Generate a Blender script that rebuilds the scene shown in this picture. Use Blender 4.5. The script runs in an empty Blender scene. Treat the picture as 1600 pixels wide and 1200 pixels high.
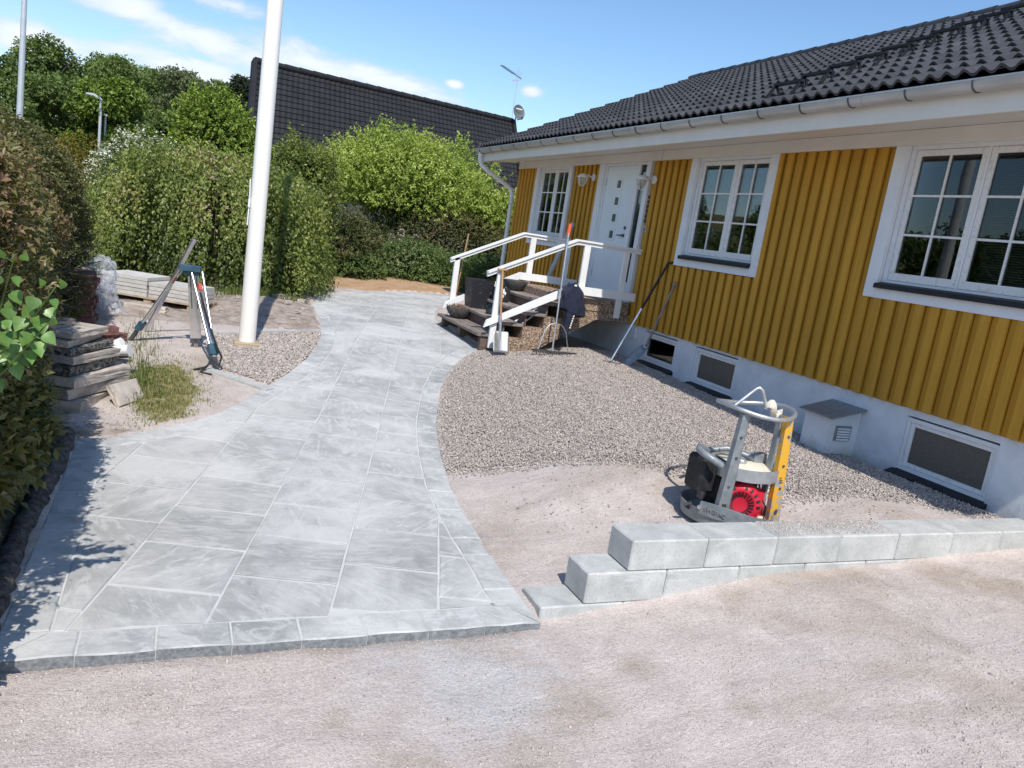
import bpy, bmesh, math, random
import numpy as np
from mathutils import Vector, Matrix, noise as mnoise
random.seed(7); rng = np.random.default_rng(7)
S = bpy.context.scene
COL = S.collection

# ------------------------------------------------------------------ camera, sky, sun, exposure
EYE = 1.62
pitch, roll, yaw = math.radians(10.719), math.radians(8.572), math.radians(24.076)
fwd = Vector((math.sin(yaw)*math.cos(pitch), math.cos(yaw)*math.cos(pitch), -math.sin(pitch)))
rt = Vector((math.cos(yaw), -math.sin(yaw), 0)); up = rt.cross(fwd)
r2 = rt*math.cos(roll) + up*math.sin(roll); u2 = -rt*math.sin(roll) + up*math.cos(roll)
cam_d = bpy.data.cameras.new("camera"); cam = bpy.data.objects.new("camera", cam_d); COL.objects.link(cam)
cam.matrix_world = Matrix(((r2.x, u2.x, -fwd.x, 0), (r2.y, u2.y, -fwd.y, 0), (r2.z, u2.z, -fwd.z, EYE), (0, 0, 0, 1)))
cam_d.sensor_width = 36; cam_d.lens = 36*1194.67/1600; cam_d.clip_end = 3000; cam_d.clip_start = .05
S.camera = cam

SUN_EL = math.radians(51.5); SUN_AZ = math.atan2(-.182, -.983)          # azimuth of the direction towards the sun
to_sun = Vector((math.sin(SUN_AZ)*math.cos(SUN_EL), math.cos(SUN_AZ)*math.cos(SUN_EL), math.sin(SUN_EL)))
sd = bpy.data.lights.new("sun", 'SUN'); sd.energy = 3.9; sd.angle = math.radians(.53); sd.color = (1, .95, .875)
sun = bpy.data.objects.new("sun", sd); COL.objects.link(sun)
sun.rotation_euler = (-to_sun).to_track_quat('-Z', 'Y').to_euler(); sun.location = (0, -20, 30)

W = bpy.data.worlds.new("World"); S.world = W; W.use_nodes = True
wt = W.node_tree; wn = wt.nodes; wl = wt.links; wn.clear()
def WN(t, **k):
    n = wn.new(t)
    for a, b in k.items(): setattr(n, a, b)
    return n
out = WN('ShaderNodeOutputWorld'); bg = WN('ShaderNodeBackground'); sky = WN('ShaderNodeTexSky')
sky.sky_type = 'NISHITA'; sky.sun_disc = False; sky.sun_elevation = SUN_EL; sky.sun_rotation = SUN_AZ
sky.air_density = 1.0; sky.dust_density = .35; sky.ozone_density = 2.2; sky.altitude = 50
bg.inputs[1].default_value = .15
tc = WN('ShaderNodeTexCoord'); sep = WN('ShaderNodeSeparateXYZ'); wl.new(tc.outputs['Generated'], sep.inputs[0])
def M_(op, a, b=None, c=None, clamp=False):
    n = WN('ShaderNodeMath', operation=op, use_clamp=clamp)
    for i, v in enumerate((a, b, c)):
        if v is None: continue
        if isinstance(v, (int, float)): n.inputs[i].default_value = v
        else: wl.new(v, n.inputs[i])
    return n.outputs[0]
az = M_('ARCTAN2', sep.outputs[0], sep.outputs[1]); el = M_('ARCSINE', sep.outputs[2])
zc = M_('ADD', M_('MAXIMUM', sep.outputs[2], 0.0), .18)
pl = WN('ShaderNodeCombineXYZ'); wl.new(M_('DIVIDE', sep.outputs[0], zc), pl.inputs[0]); wl.new(M_('DIVIDE', sep.outputs[1], zc), pl.inputs[1])
n1 = WN('ShaderNodeTexNoise'); n1.inputs['Scale'].default_value = 2.4; n1.inputs['Detail'].default_value = 8; n1.inputs['Roughness'].default_value = .58
n1.inputs['Distortion'].default_value = .25
pa_ = WN('ShaderNodeCombineXYZ'); wl.new(M_('MULTIPLY', az, 4.6), pa_.inputs[0]); wl.new(M_('MULTIPLY', el, 11.5), pa_.inputs[1]); wl.new(pa_.outputs[0], n1.inputs['Vector'])
n2 = WN('ShaderNodeTexNoise'); n2.inputs['Scale'].default_value = .9; n2.inputs['Detail'].default_value = 3; wl.new(pl.outputs[0], n2.inputs['Vector'])
def lobe(a0, e0, sa, se, tilt=0.0):
    da = M_('SUBTRACT', az, a0); de = M_('SUBTRACT', M_('SUBTRACT', el, e0), M_('MULTIPLY', da, tilt))
    q = M_('ADD', M_('POWER', M_('DIVIDE', da, sa), 2.0), M_('POWER', M_('DIVIDE', de, se), 2.0))
    return M_('POWER', 2.718, M_('MULTIPLY', q, -1.0))
D = math.radians
LOBES = [(-.07, .178, .12, .026, -.10), (.02, .160, .13, .024, -.10), (.12, .168, .11, .024, -.10), (.21, .160, .11, .020, -.12), (.0, .208, .07, .014, -.1), (-.17, .128, .05, .022, 0), (-.15, .20, .10, .02, -.1),
         (.03, .128, .26, .026, 0), (.39, .178, .024, .011, 0), (.295, .172, .014, .006, 0), (.30, .135, .10, .014, 0), (-.5, .16, .3, .03, 0), (-1.2, .2, .3, .04, 0), (2.2, .2, .5, .05, 0)]
acc = None
for L in LOBES:
    v = lobe(*L); acc = v if acc is None else M_('MAXIMUM', acc, v)
dens = M_('ADD', M_('MULTIPLY', acc, .60), M_('MULTIPLY', n2.outputs['Fac'], .22))
dens = M_('ADD', dens, M_('MULTIPLY', M_('SUBTRACT', n1.outputs['Fac'], .5), 1.1))
mask = WN('ShaderNodeMapRange', interpolation_type='SMOOTHSTEP'); mask.inputs[1].default_value = .30; mask.inputs[2].default_value = .66
wl.new(dens, mask.inputs[0])
mk = M_('MULTIPLY', mask.outputs[0], .86)
cc = WN('ShaderNodeMix', data_type='RGBA'); cc.inputs[6].default_value = (3.9, 4.4, 5.3, 1); cc.inputs[7].default_value = (6.6, 6.7, 6.9, 1)
cs = WN('ShaderNodeMapRange'); cs.inputs[1].default_value = .42; cs.inputs[2].default_value = .95; wl.new(dens, cs.inputs[0]); wl.new(cs.outputs[0], cc.inputs[0])
mx = WN('ShaderNodeMix', data_type='RGBA'); wl.new(mk, mx.inputs[0]); hs = WN('ShaderNodeHueSaturation'); hs.inputs['Saturation'].default_value = 1.12; wl.new(sky.outputs[0], hs.inputs['Color']); wl.new(hs.outputs[0], mx.inputs[6]); wl.new(cc.outputs[2], mx.inputs[7])
wl.new(mx.outputs[2], bg.inputs[0]); wl.new(bg.outputs[0], out.inputs[0])
vs = S.view_settings; vs.view_transform = 'Standard'; vs.look = 'None'; vs.gamma = 1; vs.use_curve_mapping = False; vs.exposure = .27
S.cycles.max_bounces = 8; S.cycles.transparent_max_bounces = 16; S.cycles.sample_clamp_indirect = 6

# ------------------------------------------------------------------ materials
MATS = {}
class NT:
    def __init__(s, name):
        s.m = bpy.data.materials.new(name); s.m.use_nodes = True; s.t = s.m.node_tree; s.n = s.t.nodes; s.l = s.t.links
        s.b = s.n['Principled BSDF']
    def new(s, t, **k):
        n = s.n.new(t)
        for a, b in k.items():
            if a in n.bl_rna.properties: setattr(n, a, b)
        return n
    def link(s, a, b): s.l.new(a, b)
    def noise(s, vec, scale, detail=4, rough=.55, dist=0):
        n = s.new('ShaderNodeTexNoise'); n.inputs['Scale'].default_value = scale; n.inputs['Detail'].default_value = detail
        n.inputs['Roughness'].default_value = rough; n.inputs['Distortion'].default_value = dist
        if vec is not None: s.link(vec, n.inputs['Vector'])
        return n.outputs['Fac']
    def vor(s, vec, scale, out='Color', feature='F1', rnd=1.0):
        n = s.new('ShaderNodeTexVoronoi', feature=feature); n.inputs['Scale'].default_value = scale; n.inputs['Randomness'].default_value = rnd
        if vec is not None: s.link(vec, n.inputs['Vector'])
        return n.outputs[out]
    def ramp(s, fac, stops, interp='LINEAR'):
        n = s.new('ShaderNodeValToRGB'); e = n.color_ramp.elements; n.color_ramp.interpolation = interp
        while len(e) < len(stops): e.new(.5)
        for i, (p, c) in enumerate(stops):
            e[i].position = p; e[i].color = (c[0], c[1], c[2], 1) if hasattr(c, '__len__') else (c, c, c, 1)
        s.link(fac, n.inputs[0]); return n.outputs[0]
    def mix(s, f, a, b, mode='MIX'):
        n = s.new('ShaderNodeMix', data_type='RGBA'); n.data_type = 'RGBA'; n.blend_type = mode
        for i, v in ((0, f), (6, a), (7, b)):
            if hasattr(v, 'links'): s.link(v, n.inputs[i])
            elif i == 0: n.inputs[0].default_value = v
            else: n.inputs[i].default_value = (v[0], v[1], v[2], 1)
        return n.outputs[2]
    def math(s, op, a, b=0.0, clamp=False):
        n = s.new('ShaderNodeMath', operation=op, use_clamp=clamp)
        for i, v in enumerate((a, b)):
            if hasattr(v, 'links'): s.link(v, n.inputs[i])
            else: n.inputs[i].default_value = v
        return n.outputs[0]
    def obj(s): return s.new('ShaderNodeTexCoord').outputs['Object']
    def pos(s): return s.new('ShaderNodeNewGeometry').outputs['Position']
    def rand(s): return s.new('ShaderNodeObjectInfo').outputs['Random']
    def island(s): return s.new('ShaderNodeNewGeometry').outputs['Random Per Island']
    def attr(s, name): 
        n = s.new('ShaderNodeAttribute'); n.attribute_name = name; return n
    def mapv(s, vec, scale=(1, 1, 1), rot=(0, 0, 0)):
        n = s.new('ShaderNodeMapping'); n.inputs['Scale'].default_value = scale; n.inputs['Rotation'].default_value = rot; s.link(vec, n.inputs['Vector']); return n.outputs[0]
    def bump(s, h, strength=.3, dist=.01):
        n = s.new('ShaderNodeBump'); n.inputs['Strength'].default_value = strength; n.inputs['Distance'].default_value = dist
        s.link(h, n.inputs['Height']); s.link(n.outputs[0], s.b.inputs['Normal'])
    def set(s, col=None, rough=.6, metal=0.0, spec=.4):
        if col is not None:
            if hasattr(col, 'links'): s.link(col, s.b.inputs['Base Color'])
            else: s.b.inputs['Base Color'].default_value = (col[0], col[1], col[2], 1)
        if hasattr(rough, 'links'): s.link(rough, s.b.inputs['Roughness'])
        else: s.b.inputs['Roughness'].default_value = rough
        s.b.inputs['Metallic'].default_value = metal; s.b.inputs['Specular IOR Level'].default_value = spec
def vec_rand(m, amount=7.0):                      # world position shifted by a different amount for every object
    a = m.new('ShaderNodeVectorMath', operation='ADD'); m.link(m.pos(), a.inputs[0])
    c = m.new('ShaderNodeCombineXYZ'); r = m.math('MULTIPLY', m.rand(), amount*11)
    for i in range(3): m.link(r, c.inputs[i])
    m.link(c.outputs[0], a.inputs[1]); return a.outputs[0]
def mk_mat(name, c1, c2, scale=8, rough=.6, metal=0, bump=.15, bscale=None, bdist=.004, detail=5, spec=.35, var=.12, stretch=(1, 1, 1), lo=.35, hi=.68):
    m = NT(name); v = m.mapv(vec_rand(m), stretch)
    f = m.noise(v, scale, detail)
    c = m.ramp(f, [(lo, c1), (hi, c2)])
    if var:
        k = m.math('ADD', m.math('MULTIPLY', m.rand(), var*2), 1-var)
        cx = m.new('ShaderNodeCombineXYZ')
        for i in range(3): m.link(k, cx.inputs[i])
        c = m.mix(1.0, c, cx.outputs[0], 'MULTIPLY')
    m.set(c, rough, metal, spec)
    if bump: m.bump(m.noise(v, bscale or scale*4, 6, .6), bump, bdist)
    MATS[name] = m.m; return m.m

white = mk_mat('white_paint', (.74, .74, .73), (.82, .82, .81), 5, .45, bump=.05, var=.03)
cream = mk_mat('cream_paint', (.70, .665, .60), (.76, .725, .66), 3, .5, bump=.05, var=.04)
trimw = mk_mat('trim_paint', (.70, .71, .72), (.77, .78, .79), 4, .45, bump=.05, var=.03)
weath = mk_mat('weathered_white_paint', (.55, .53, .49), (.75, .74, .72), 22, .55, bump=.15, lo=.25, hi=.48, var=.03)
doorp = mk_mat('door_paint', (.70, .75, .78), (.73, .78, .81), 2, .3, bump=0, var=0)
blackp = mk_mat('black_metal', (.008, .008, .010), (.018, .018, .021), 9, .55, bump=.05)
pvc = mk_mat('white_pvc', (.78, .78, .76), (.84, .84, .82), 5, .3, bump=0, var=0)
galv = mk_mat('galvanised_steel', (.40, .42, .43), (.55, .56, .57), 14, .42, .75, bump=.04, var=.05)
gutm = mk_mat('gutter_zinc', (.42, .42, .41), (.56, .56, .545), 4, .45, .35, bump=.03, var=.05, stretch=(1, .4, 3))
alu = mk_mat('aluminium', (.62, .64, .66), (.74, .75, .77), 10, .3, .85, bump=.02, var=.05)
plate = mk_mat('worn_grey_paint', (.20, .225, .24), (.29, .31, .32), 18, .42, .25, bump=.08, var=.05)
darkst = mk_mat('dark_steel', (.08, .085, .09), (.16, .165, .17), 12, .45, .6, bump=.08)
redp = mk_mat('red_plastic', (.50, .012, .03), (.60, .02, .045), 6, .32, bump=.02, var=.03)
brickred = mk_mat('faded_red_plastic', (.42, .06, .04), (.50, .09, .06), 8, .5, bump=0)
creamp = mk_mat('cream_plastic', (.66, .60, .46), (.74, .68, .54), 7, .4, bump=.02, var=0)
rubber = mk_mat('black_rubber', (.012, .012, .013), (.035, .035, .037), 20, .6, bump=.15)
teal = mk_mat('blue_grey_plastic', (.03, .075, .11), (.05, .11, .15), 8, .4, bump=.03)
orange = mk_mat('orange_plastic', (.80, .10, .03), (.85, .14, .05), 8, .4, bump=0)
woodh = mk_mat('handle_wood', (.32, .18, .09), (.48, .30, .17), 5, .55, bump=.1, stretch=(6, 6, .6))
woodold = mk_mat('grey_wood', (.17, .14, .12), (.33, .275, .245), 4, .8, bump=.35, stretch=(5, .7, 5), var=.2)
palletw = mk_mat('pallet_wood', (.33, .25, .17), (.50, .40, .29), 5, .75, bump=.2, stretch=(.6, 5, 5))
darkwood = mk_mat('dark_wood', (.10, .07, .055), (.19, .14, .115), 5, .75, bump=.3, stretch=(.8, 5, 5), var=.15)
m = NT('block_concrete'); v = vec_rand(m)
c = m.ramp(m.noise(v, 4.5, 7, .62, .4), [(.3, (.36, .365, .35)), (.5, (.455, .46, .442)), (.72, (.56, .56, .54))])
c = m.mix(m.ramp(m.noise(v, 75, 5, .75), [(.30, .8), (.46, 0.0)]), c, (.22, .22, .21))
c = m.mix(m.ramp(m.noise(m.mapv(v, (1, 1, 3)), 2.2, 6, .7, 1.2), [(.56, 0.0), (.70, .7)]), c, (.60, .605, .59))
m.set(c, .9, 0, .2); m.bump(m.math('ADD', m.noise(v, 140, 5, .7), m.math('MULTIPLY', m.noise(v, 22, 5), .6)), .55, .004); conc = m.m
paver = mk_mat('paver_concrete', (.46, .44, .405), (.57, .545, .505), 8, .9, bump=.3, bscale=150, bdist=.002, var=.09)
oldslab = mk_mat('old_paving_slab', (.33, .29, .25), (.53, .465, .40), 9, .92, bump=.7, bscale=60, bdist=.006, var=.16)
mossy = mk_mat('rough_mossy_slab', (.06, .06, .055), (.30, .28, .25), 26, .95, bump=1, bscale=60, bdist=.01, var=.1, lo=.42, hi=.62)
brickm = mk_mat('dark_red_brick', (.10, .05, .045), (.22, .10, .085), 12, .88, bump=.4, bscale=70, var=.22)
m = NT('foundation_plaster'); p = m.pos(); v = m.mapv(p, (1, 1, 1))
c = m.ramp(m.noise(p, 4, 6, .6), [(.3, (.58, .605, .63)), (.6, (.70, .72, .735))])
c = m.mix(m.ramp(m.noise(p, 17, 7, .75), [(.66, 0.0), (.72, .7)]), c, (.24, .235, .23))
sz = m.new('ShaderNodeSeparateXYZ'); m.link(p, sz.inputs[0]); lowf = m.math('SUBTRACT', m.math('ADD', m.math('MULTIPLY', m.noise(p, 6, 6, .7), .5), .02), m.math('MULTIPLY', sz.outputs[2], 1.7))
c = m.mix(m.ramp(lowf, [(.10, 0.0), (.34, .55)]), c, (.36, .325, .29))
m.set(c, .88, 0, .2); m.bump(m.math('ADD', m.noise(p, 45, 5, .7), m.math('MULTIPLY', m.noise(p, 9, 4), 1.5)), .5, .006); found = m.m
bowlst = mk_mat('dark_stone', (.05, .05, .048), (.13, .125, .115), 24, .85, bump=.4, bscale=60, var=.05)
navy = mk_mat('navy_cloth', (.010, .014, .032), (.022, .028, .055), 10, .85, bump=.3, bscale=120, var=0)
rag = mk_mat('cream_rag', (.62, .55, .44), (.74, .68, .56), 20, .9, bump=.5, bscale=40, var=0)
whitep = mk_mat('white_print', (.75, .75, .75), (.8, .8, .8), 20, .6, bump=0, var=0)
greyw = mk_mat('grey_plastic_pipe', (.42, .43, .44), (.50, .51, .52), 6, .45, bump=0)
inter = mk_mat('dim_room_wall', (.045, .043, .04), (.065, .06, .056), 3, .9, bump=0, var=0)  # near-black: the dimness of the rooms is put into the wall colour
blindm = mk_mat('blind_slats', (.40, .41, .42), (.46, .47, .48), 3, .5, bump=0, var=0)
asph = mk_mat('asphalt_edge', (.035, .033, .031), (.14, .13, .12), 30, .95, bump=1, bscale=60, bdist=.012, var=0)
pole_w = mk_mat('flagpole_gloss', (.82, .80, .74), (.85, .83, .78), 1.2, .25, bump=0, var=0, spec=.5)
lampg = mk_mat('lamp_steel', (.48, .51, .55), (.55, .58, .61), 3, .45, .3, bump=0, var=0)
dishm = mk_mat('dish_grey', (.10, .11, .12), (.13, .14, .15), 4, .6, bump=0, var=0)
bark = mk_mat('tree_bark', (.05, .04, .03), (.13, .11, .09), 14, .9, bump=.5, stretch=(1, 1, .3))
bark_p = mk_mat('pale_bark', (.20, .18, .15), (.38, .35, .31), 14, .9, bump=.4, stretch=(1, 1, .3))
deadst = mk_mat('dry_stems', (.16, .10, .07), (.30, .20, .14), 14, .9, bump=.2)

m = NT('yellow_board_paint'); v = m.mapv(vec_rand(m), (6, 6, .35)); f = m.noise(v, 4, 6)
c = m.ramp(f, [(.3, (.46, .232, .022)), (.7, (.56, .292, .034))]); k = m.math('ADD', m.math('MULTIPLY', m.rand(), .16), .92)
cx = m.new('ShaderNodeCombineXYZ'); [m.link(k, cx.inputs[i]) for i in range(3)]
c = m.mix(1.0, c, m.ramp(m.noise(m.pos(), .8, 5, .6), [(.3, .90), (.7, 1.06)]), 'MULTIPLY'); m.set(m.mix(1.0, c, cx.outputs[0], 'MULTIPLY'), .62, 0, .3); m.bump(m.noise(m.mapv(vec_rand(m), (40, 40, 1.5)), 6, 6), .25, .003); yellow = m.m

m = NT('roof_tile_black'); v = vec_rand(m); f = m.noise(v, 6, 6)
c = m.ramp(f, [(.3, (.030, .030, .033)), (.75, (.062, .061, .064))]); k = m.math('ADD', m.math('MULTIPLY', m.rand(), .5), .75)
cx = m.new('ShaderNodeCombineXYZ'); [m.link(k, cx.inputs[i]) for i in range(3)]
m.set(m.mix(1.0, c, cx.outputs[0], 'MULTIPLY'), .55, 0, .45); m.bump(m.noise(v, 180, 3), .25, .003); tilem = m.m
ntile = mk_mat('far_roof_tile', (.011, .011, .013), (.019, .019, .022), 2.0, .7, bump=.1, var=0)

def stone_mat(name, a, b, dust, dsc, streak):
    m = NT(name); v = vec_rand(m)
    rot = m.new('ShaderNodeVectorRotate', rotation_type='Z_AXIS'); m.link(v, rot.inputs['Vector']); m.link(m.math('MULTIPLY', m.rand(), 2.7), rot.inputs['Angle'])
    v2 = m.mapv(rot.outputs[0], streak)
    base = m.ramp(m.noise(v, 4.5, 9, .68, .9), [(.33, a), (.62, b)])
    gz_ = m.new('ShaderNodeSeparateXYZ'); m.link(m.new('ShaderNodeNewGeometry').outputs['True Normal'], gz_.inputs[0]); upf = m.ramp(gz_.outputs[2], [(.35, 0.0), (.85, 1.0)])
    st = m.ramp(m.noise(v2, 5, 8, .68, 1.2), [(.50, 0.0), (.60, 1.0)])
    du = m.ramp(m.noise(m.pos(), dsc, 8, .66, .5), [(.43, 0.0), (.60, 1.0)])
    rawc = m.ramp(m.noise(v, 38, 6, .75), [(.3, (.10, .105, .11)), (.7, (.30, .31, .315))])
    c = m.mix(m.math('MULTIPLY', st, .62), base, dust); c = m.mix(m.math('MULTIPLY', du, .82), c, dust); c = m.mix(.55, c, m.ramp(m.noise(m.pos(), 150, 3, .8), [(.3, .86), (.7, 1.13)]), 'MULTIPLY'); c = m.mix(upf, rawc, c)
    ki = m.math('ADD', m.math('MULTIPLY', m.rand(), .13), .935)
    cx = m.new('ShaderNodeCombineXYZ'); [m.link(ki, cx.inputs[i]) for i in range(3)]
    c = m.mix(1.0, c, cx.outputs[0], 'MULTIPLY'); m.set(c, .8, 0, .25)
    h = m.math('ADD', m.math('MULTIPLY', m.noise(v2, 7, 9, .7, 1.5), 1.0), m.math('MULTIPLY', m.noise(v, 90, 4), .12))
    m.bump(h, .55, .012); return m.m
slabm = stone_mat('slate_flagstone', (.305, .308, .298), (.41, .408, .392), (.545, .54, .52), 1.15, (.7, 2.2, 1))
borderm = stone_mat('flagstone_border', (.28, .288, .284), (.40, .402, .392), (.55, .547, .53), 1.15, (1.5, 1.5, 1))
jointm = mk_mat('joint_sand', (.49, .487, .47), (.60, .595, .575), 7, .95, bump=.5, bscale=200, var=0)

# ground sheet: sand, soil, orange earth, grass litter, steered by a painted zone attribute
m = NT('ground_sand'); p = m.pos(); z = m.attr('zone'); zs = m.new('ShaderNodeSeparateColor'); m.link(z.outputs['Color'], zs.inputs[0])
big = m.noise(p, .9, 5, .6, .3); med = m.noise(p, 5, 5, .6); fine = m.noise(p, 170, 3, .7); vc = m.new('ShaderNodeTexVoronoi'); vc.inputs['Scale'].default_value = 120; m.link(p, vc.inputs['Vector'])
sand = m.ramp(med, [(.3, (.47, .405, .37)), (.7, (.56, .495, .455))])
stain = m.ramp(big, [(.40, 0.0), (.52, .0), (.66, .62)]); sand = m.mix(stain, sand, (.335, .27, .205))
trk_ = m.noise(m.mapv(p, (1.0, 2.6, 1), (0, 0, .5)), 2.2, 7, .68, 1.0); sand = m.mix(m.ramp(trk_, [(.36, .30), (.50, 0.0)]), sand, (.36, .315, .295))
for (cx7, cy7, r7) in ((.95, 2.55, .42), (1.75, 2.75, .40), (2.25, 2.95, .30), (.70, 2.85, .22), (2.6, 2.5, .25)):
    d7 = m.new('ShaderNodeVectorMath', operation='DISTANCE'); m.link(p, d7.inputs[0]); d7.inputs[1].default_value = (cx7, cy7, -.48)
    q7 = m.math('ADD', m.math('MULTIPLY', m.noise(p, 4.5, 7, .68), .9), m.math('MULTIPLY', d7.outputs['Value'], -.9/r7)); sand = m.mix(m.ramp(q7, [(-.25 if False else .0, 0.0), (.45, .62)]), sand, (.315, .25, .185))
grey = m.ramp(m.noise(p, .55, 4, .6, .5), [(.58, 0.0), (.75, .4)]); sand = m.mix(grey, sand, (.43, .425, .42))
dv = m.new('ShaderNodeVectorMath', operation='DISTANCE'); m.link(p, dv.inputs[0]); dv.inputs[1].default_value = (1.35, 3.1, -.5); dust = m.math('SUBTRACT', m.math('ADD', m.noise(p, 2.5, 6, .65), .42), m.math('MULTIPLY', dv.outputs['Value'], .85)); sand = m.mix(m.ramp(dust, [(.42, 0.0), (.78, .62)]), sand, (.47, .475, .475))
rv = m.new('ShaderNodeSeparateColor'); m.link(vc.outputs['Color'], rv.inputs[0])
gr = m.ramp(rv.outputs[0], [(0, .58), (.2, .90), (.75, 1.05), (1, 1.35)]); sand = m.mix(.5, sand, gr, 'MULTIPLY')
sand = m.mix(.5, sand, m.ramp(fine, [(.3, .62), (.7, 1.32)]), 'MULTIPLY')
soil = m.ramp(m.noise(p, 7, 8, .65), [(.28, (.13, .10, .08)), (.46, (.30, .245, .205)), (.70, (.45, .385, .335))])
orng = m.ramp(m.noise(p, 3, 6), [(.3, (.36, .22, .12)), (.7, (.50, .34, .215))])
litter = m.ramp(m.noise(p, 14, 8, .7), [(.3, (.07, .085, .02)), (.5, (.19, .17, .065)), (.7, (.33, .27, .13))])
edge = m.math('SUBTRACT', m.noise(p, 11, 6, .7), .5)
def zone(ch):
    q = m.math('ADD', ch, m.math('MULTIPLY', edge, 1.1)); return m.ramp(q, [(.42, 0.0), (.56, 1.0)])
col = m.mix(zone(zs.outputs[1]), sand, orng); col = m.mix(zone(zs.outputs[2]), col, soil); col = m.mix(zone(zs.outputs[0]), col, litter)
m.set(col, .95, 0, .2)
hh = m.math('ADD', m.math('MULTIPLY', trk_, 3.2), m.math('MULTIPLY', vc.outputs['Distance'], -.5))
hh = m.math('ADD', hh, m.math('ADD', m.math('MULTIPLY', m.noise(p, 30, 6, .7), 1.2), m.math('MULTIPLY', fine, .35)))
m.bump(hh, .7, .008); groundm = m.m

def tone_mat(name, stops, rough=.7, bump=0, spec=.3, trans=0.0, tint=None):
    m = NT(name); a = m.attr('tone').outputs['Fac']; c = m.ramp(a, stops)
    m.set(c, rough, 0, spec)
    if bump: m.bump(m.noise(m.pos(), 300, 3), bump, .002)
    if trans:
        t = m.new('ShaderNodeBsdfTranslucent'); m.link(m.mix(1.0, c, tint or (1.25, 1.3, .55), 'MULTIPLY'), t.inputs['Color'])
        x = m.new('ShaderNodeMixShader'); x.inputs[0].default_value = trans; m.link(m.b.outputs[0], x.inputs[1]); m.link(t.outputs[0], x.inputs[2])
        m.link(x.outputs[0], m.n['Material Output'].inputs['Surface'])
    MATS[name] = m.m; return m.m
pebm = tone_mat('gravel_pebbles', [(0, (.15, .138, .133)), (.22, (.265, .24, .226)), (.45, (.375, .332, .303)), (.68, (.465, .405, .362)), (.84, (.55, .465, .395)), (1, (.68, .65, .61))], .75, .3)
chipm = tone_mat('crushed_stone', [(0, (.25, .22, .205)), (.3, (.42, .365, .335)), (.7, (.53, .47, .43)), (1, (.60, .545, .505))], .85)
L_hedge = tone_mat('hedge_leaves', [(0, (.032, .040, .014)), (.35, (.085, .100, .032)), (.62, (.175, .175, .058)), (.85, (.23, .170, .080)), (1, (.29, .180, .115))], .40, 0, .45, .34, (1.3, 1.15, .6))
L_weep = tone_mat('weeping_leaves', [(0, (0.062, 0.088, 0.020)), (.45, (0.163, 0.206, 0.045)), (.72, (0.263, 0.306, 0.069)), (.9, (0.338, 0.338, 0.112)), (1, (0.350, 0.250, 0.150))], .4, 0, .45, .34)
L_acer = tone_mat('light_green_leaves', [(0, (0.130, 0.189, 0.034)), (.45, (0.286, 0.370, 0.072)), (.8, (0.429, 0.507, 0.117)), (1, (0.585, 0.611, 0.234))], .5, 0, .35, .34)
L_dark = tone_mat('dark_shrub_leaves', [(0, (0.040, 0.057, 0.019)), (.5, (0.100, 0.125, 0.040)), (.8, (0.175, 0.163, 0.062)), (1, (0.213, 0.144, 0.081))], .5, 0, .3, .15)
L_low = tone_mat('low_shrub_leaves', [(0, (0.048, 0.084, 0.024)), (.5, (0.126, 0.192, 0.054)), (.9, (0.198, 0.282, 0.084)), (1, (0.336, 0.348, 0.216))], .5, 0, .3, .2)
L_lilac = mk_mat('lilac_leaf', (.075, .155, .026), (.12, .22, .042), 30, .38, bump=.25, bscale=60, var=.25, spec=.45)
L_wood = tone_mat('forest_leaves', [(0, (0.065, 0.101, 0.031)), (.5, (0.156, 0.218, 0.065)), (1, (0.247, 0.325, 0.098))], .6, 0, .2, .3)
L_maple = tone_mat('bright_tree_leaves', [(0, (0.057, 0.098, 0.016)), (.5, (0.161, 0.241, 0.039)), (1, (0.276, 0.356, 0.063))], .5, 0, .3, .25)
L_grey = tone_mat('grey_green_leaves', [(0, (0.092, 0.113, 0.057)), (.5, (0.190, 0.218, 0.115)), (1, (0.276, 0.310, 0.167))], .6, 0, .2, .3)
L_con = tone_mat('conifer_needles', [(0, (.012, .020, .010)), (.6, (.032, .045, .020)), (1, (.06, .07, .03))], .7, 0, .2, .05)
L_gold = tone_mat('golden_leaves', [(0, (.08, .075, .012)), (.5, (.19, .16, .024)), (1, (.29, .23, .04))], .5, 0, .3, .25)
L_flow = tone_mat('white_blossom', [(0, (.09, .12, .035)), (.35, (.15, .19, .06)), (.4, (.62, .63, .52)), (1, (.80, .80, .72))], .6, 0, .2, .2)
blossom_l = tone_mat('pale_petals', [(0, (.34, .30, .26)), (1, (.55, .50, .44))], .7, 0, .2, .2)
L_grass = tone_mat('grass_blades', [(0, (.045, .085, .014)), (.4, (.11, .155, .032)), (.7, (.22, .235, .075)), (1, (.40, .34, .18))], .5, 0, .3, .25)

m = NT('window_glass'); n = m.n
fr = m.new('ShaderNodeFresnel'); fr.inputs[0].default_value = 1.5
f2 = m.math('MULTIPLY', fr.outputs[0], .75, True)
gl = m.new('ShaderNodeBsdfGlossy'); gl.inputs['Roughness'].default_value = .004; gl.inputs['Color'].default_value = (.95, .97, 1, 1)
tr = m.new('ShaderNodeBsdfTransparent'); tr.inputs['Color'].default_value = (.52, .55, .55, 1)
ms = m.new('ShaderNodeMixShader'); m.link(f2, ms.inputs[0]); m.link(tr.outputs[0], ms.inputs[1]); m.link(gl.outputs[0], ms.inputs[2])
bw = m.new('ShaderNodeBump'); bw.inputs['Strength'].default_value = .03; bw.inputs['Distance'].default_value = .02; m.link(m.noise(m.pos(), 1.6, 2), bw.inputs['Height']); m.link(bw.outputs[0], gl.inputs['Normal'])
m.link(ms.outputs[0], n['Material Output'].inputs['Surface']); glass = m.m

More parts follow.
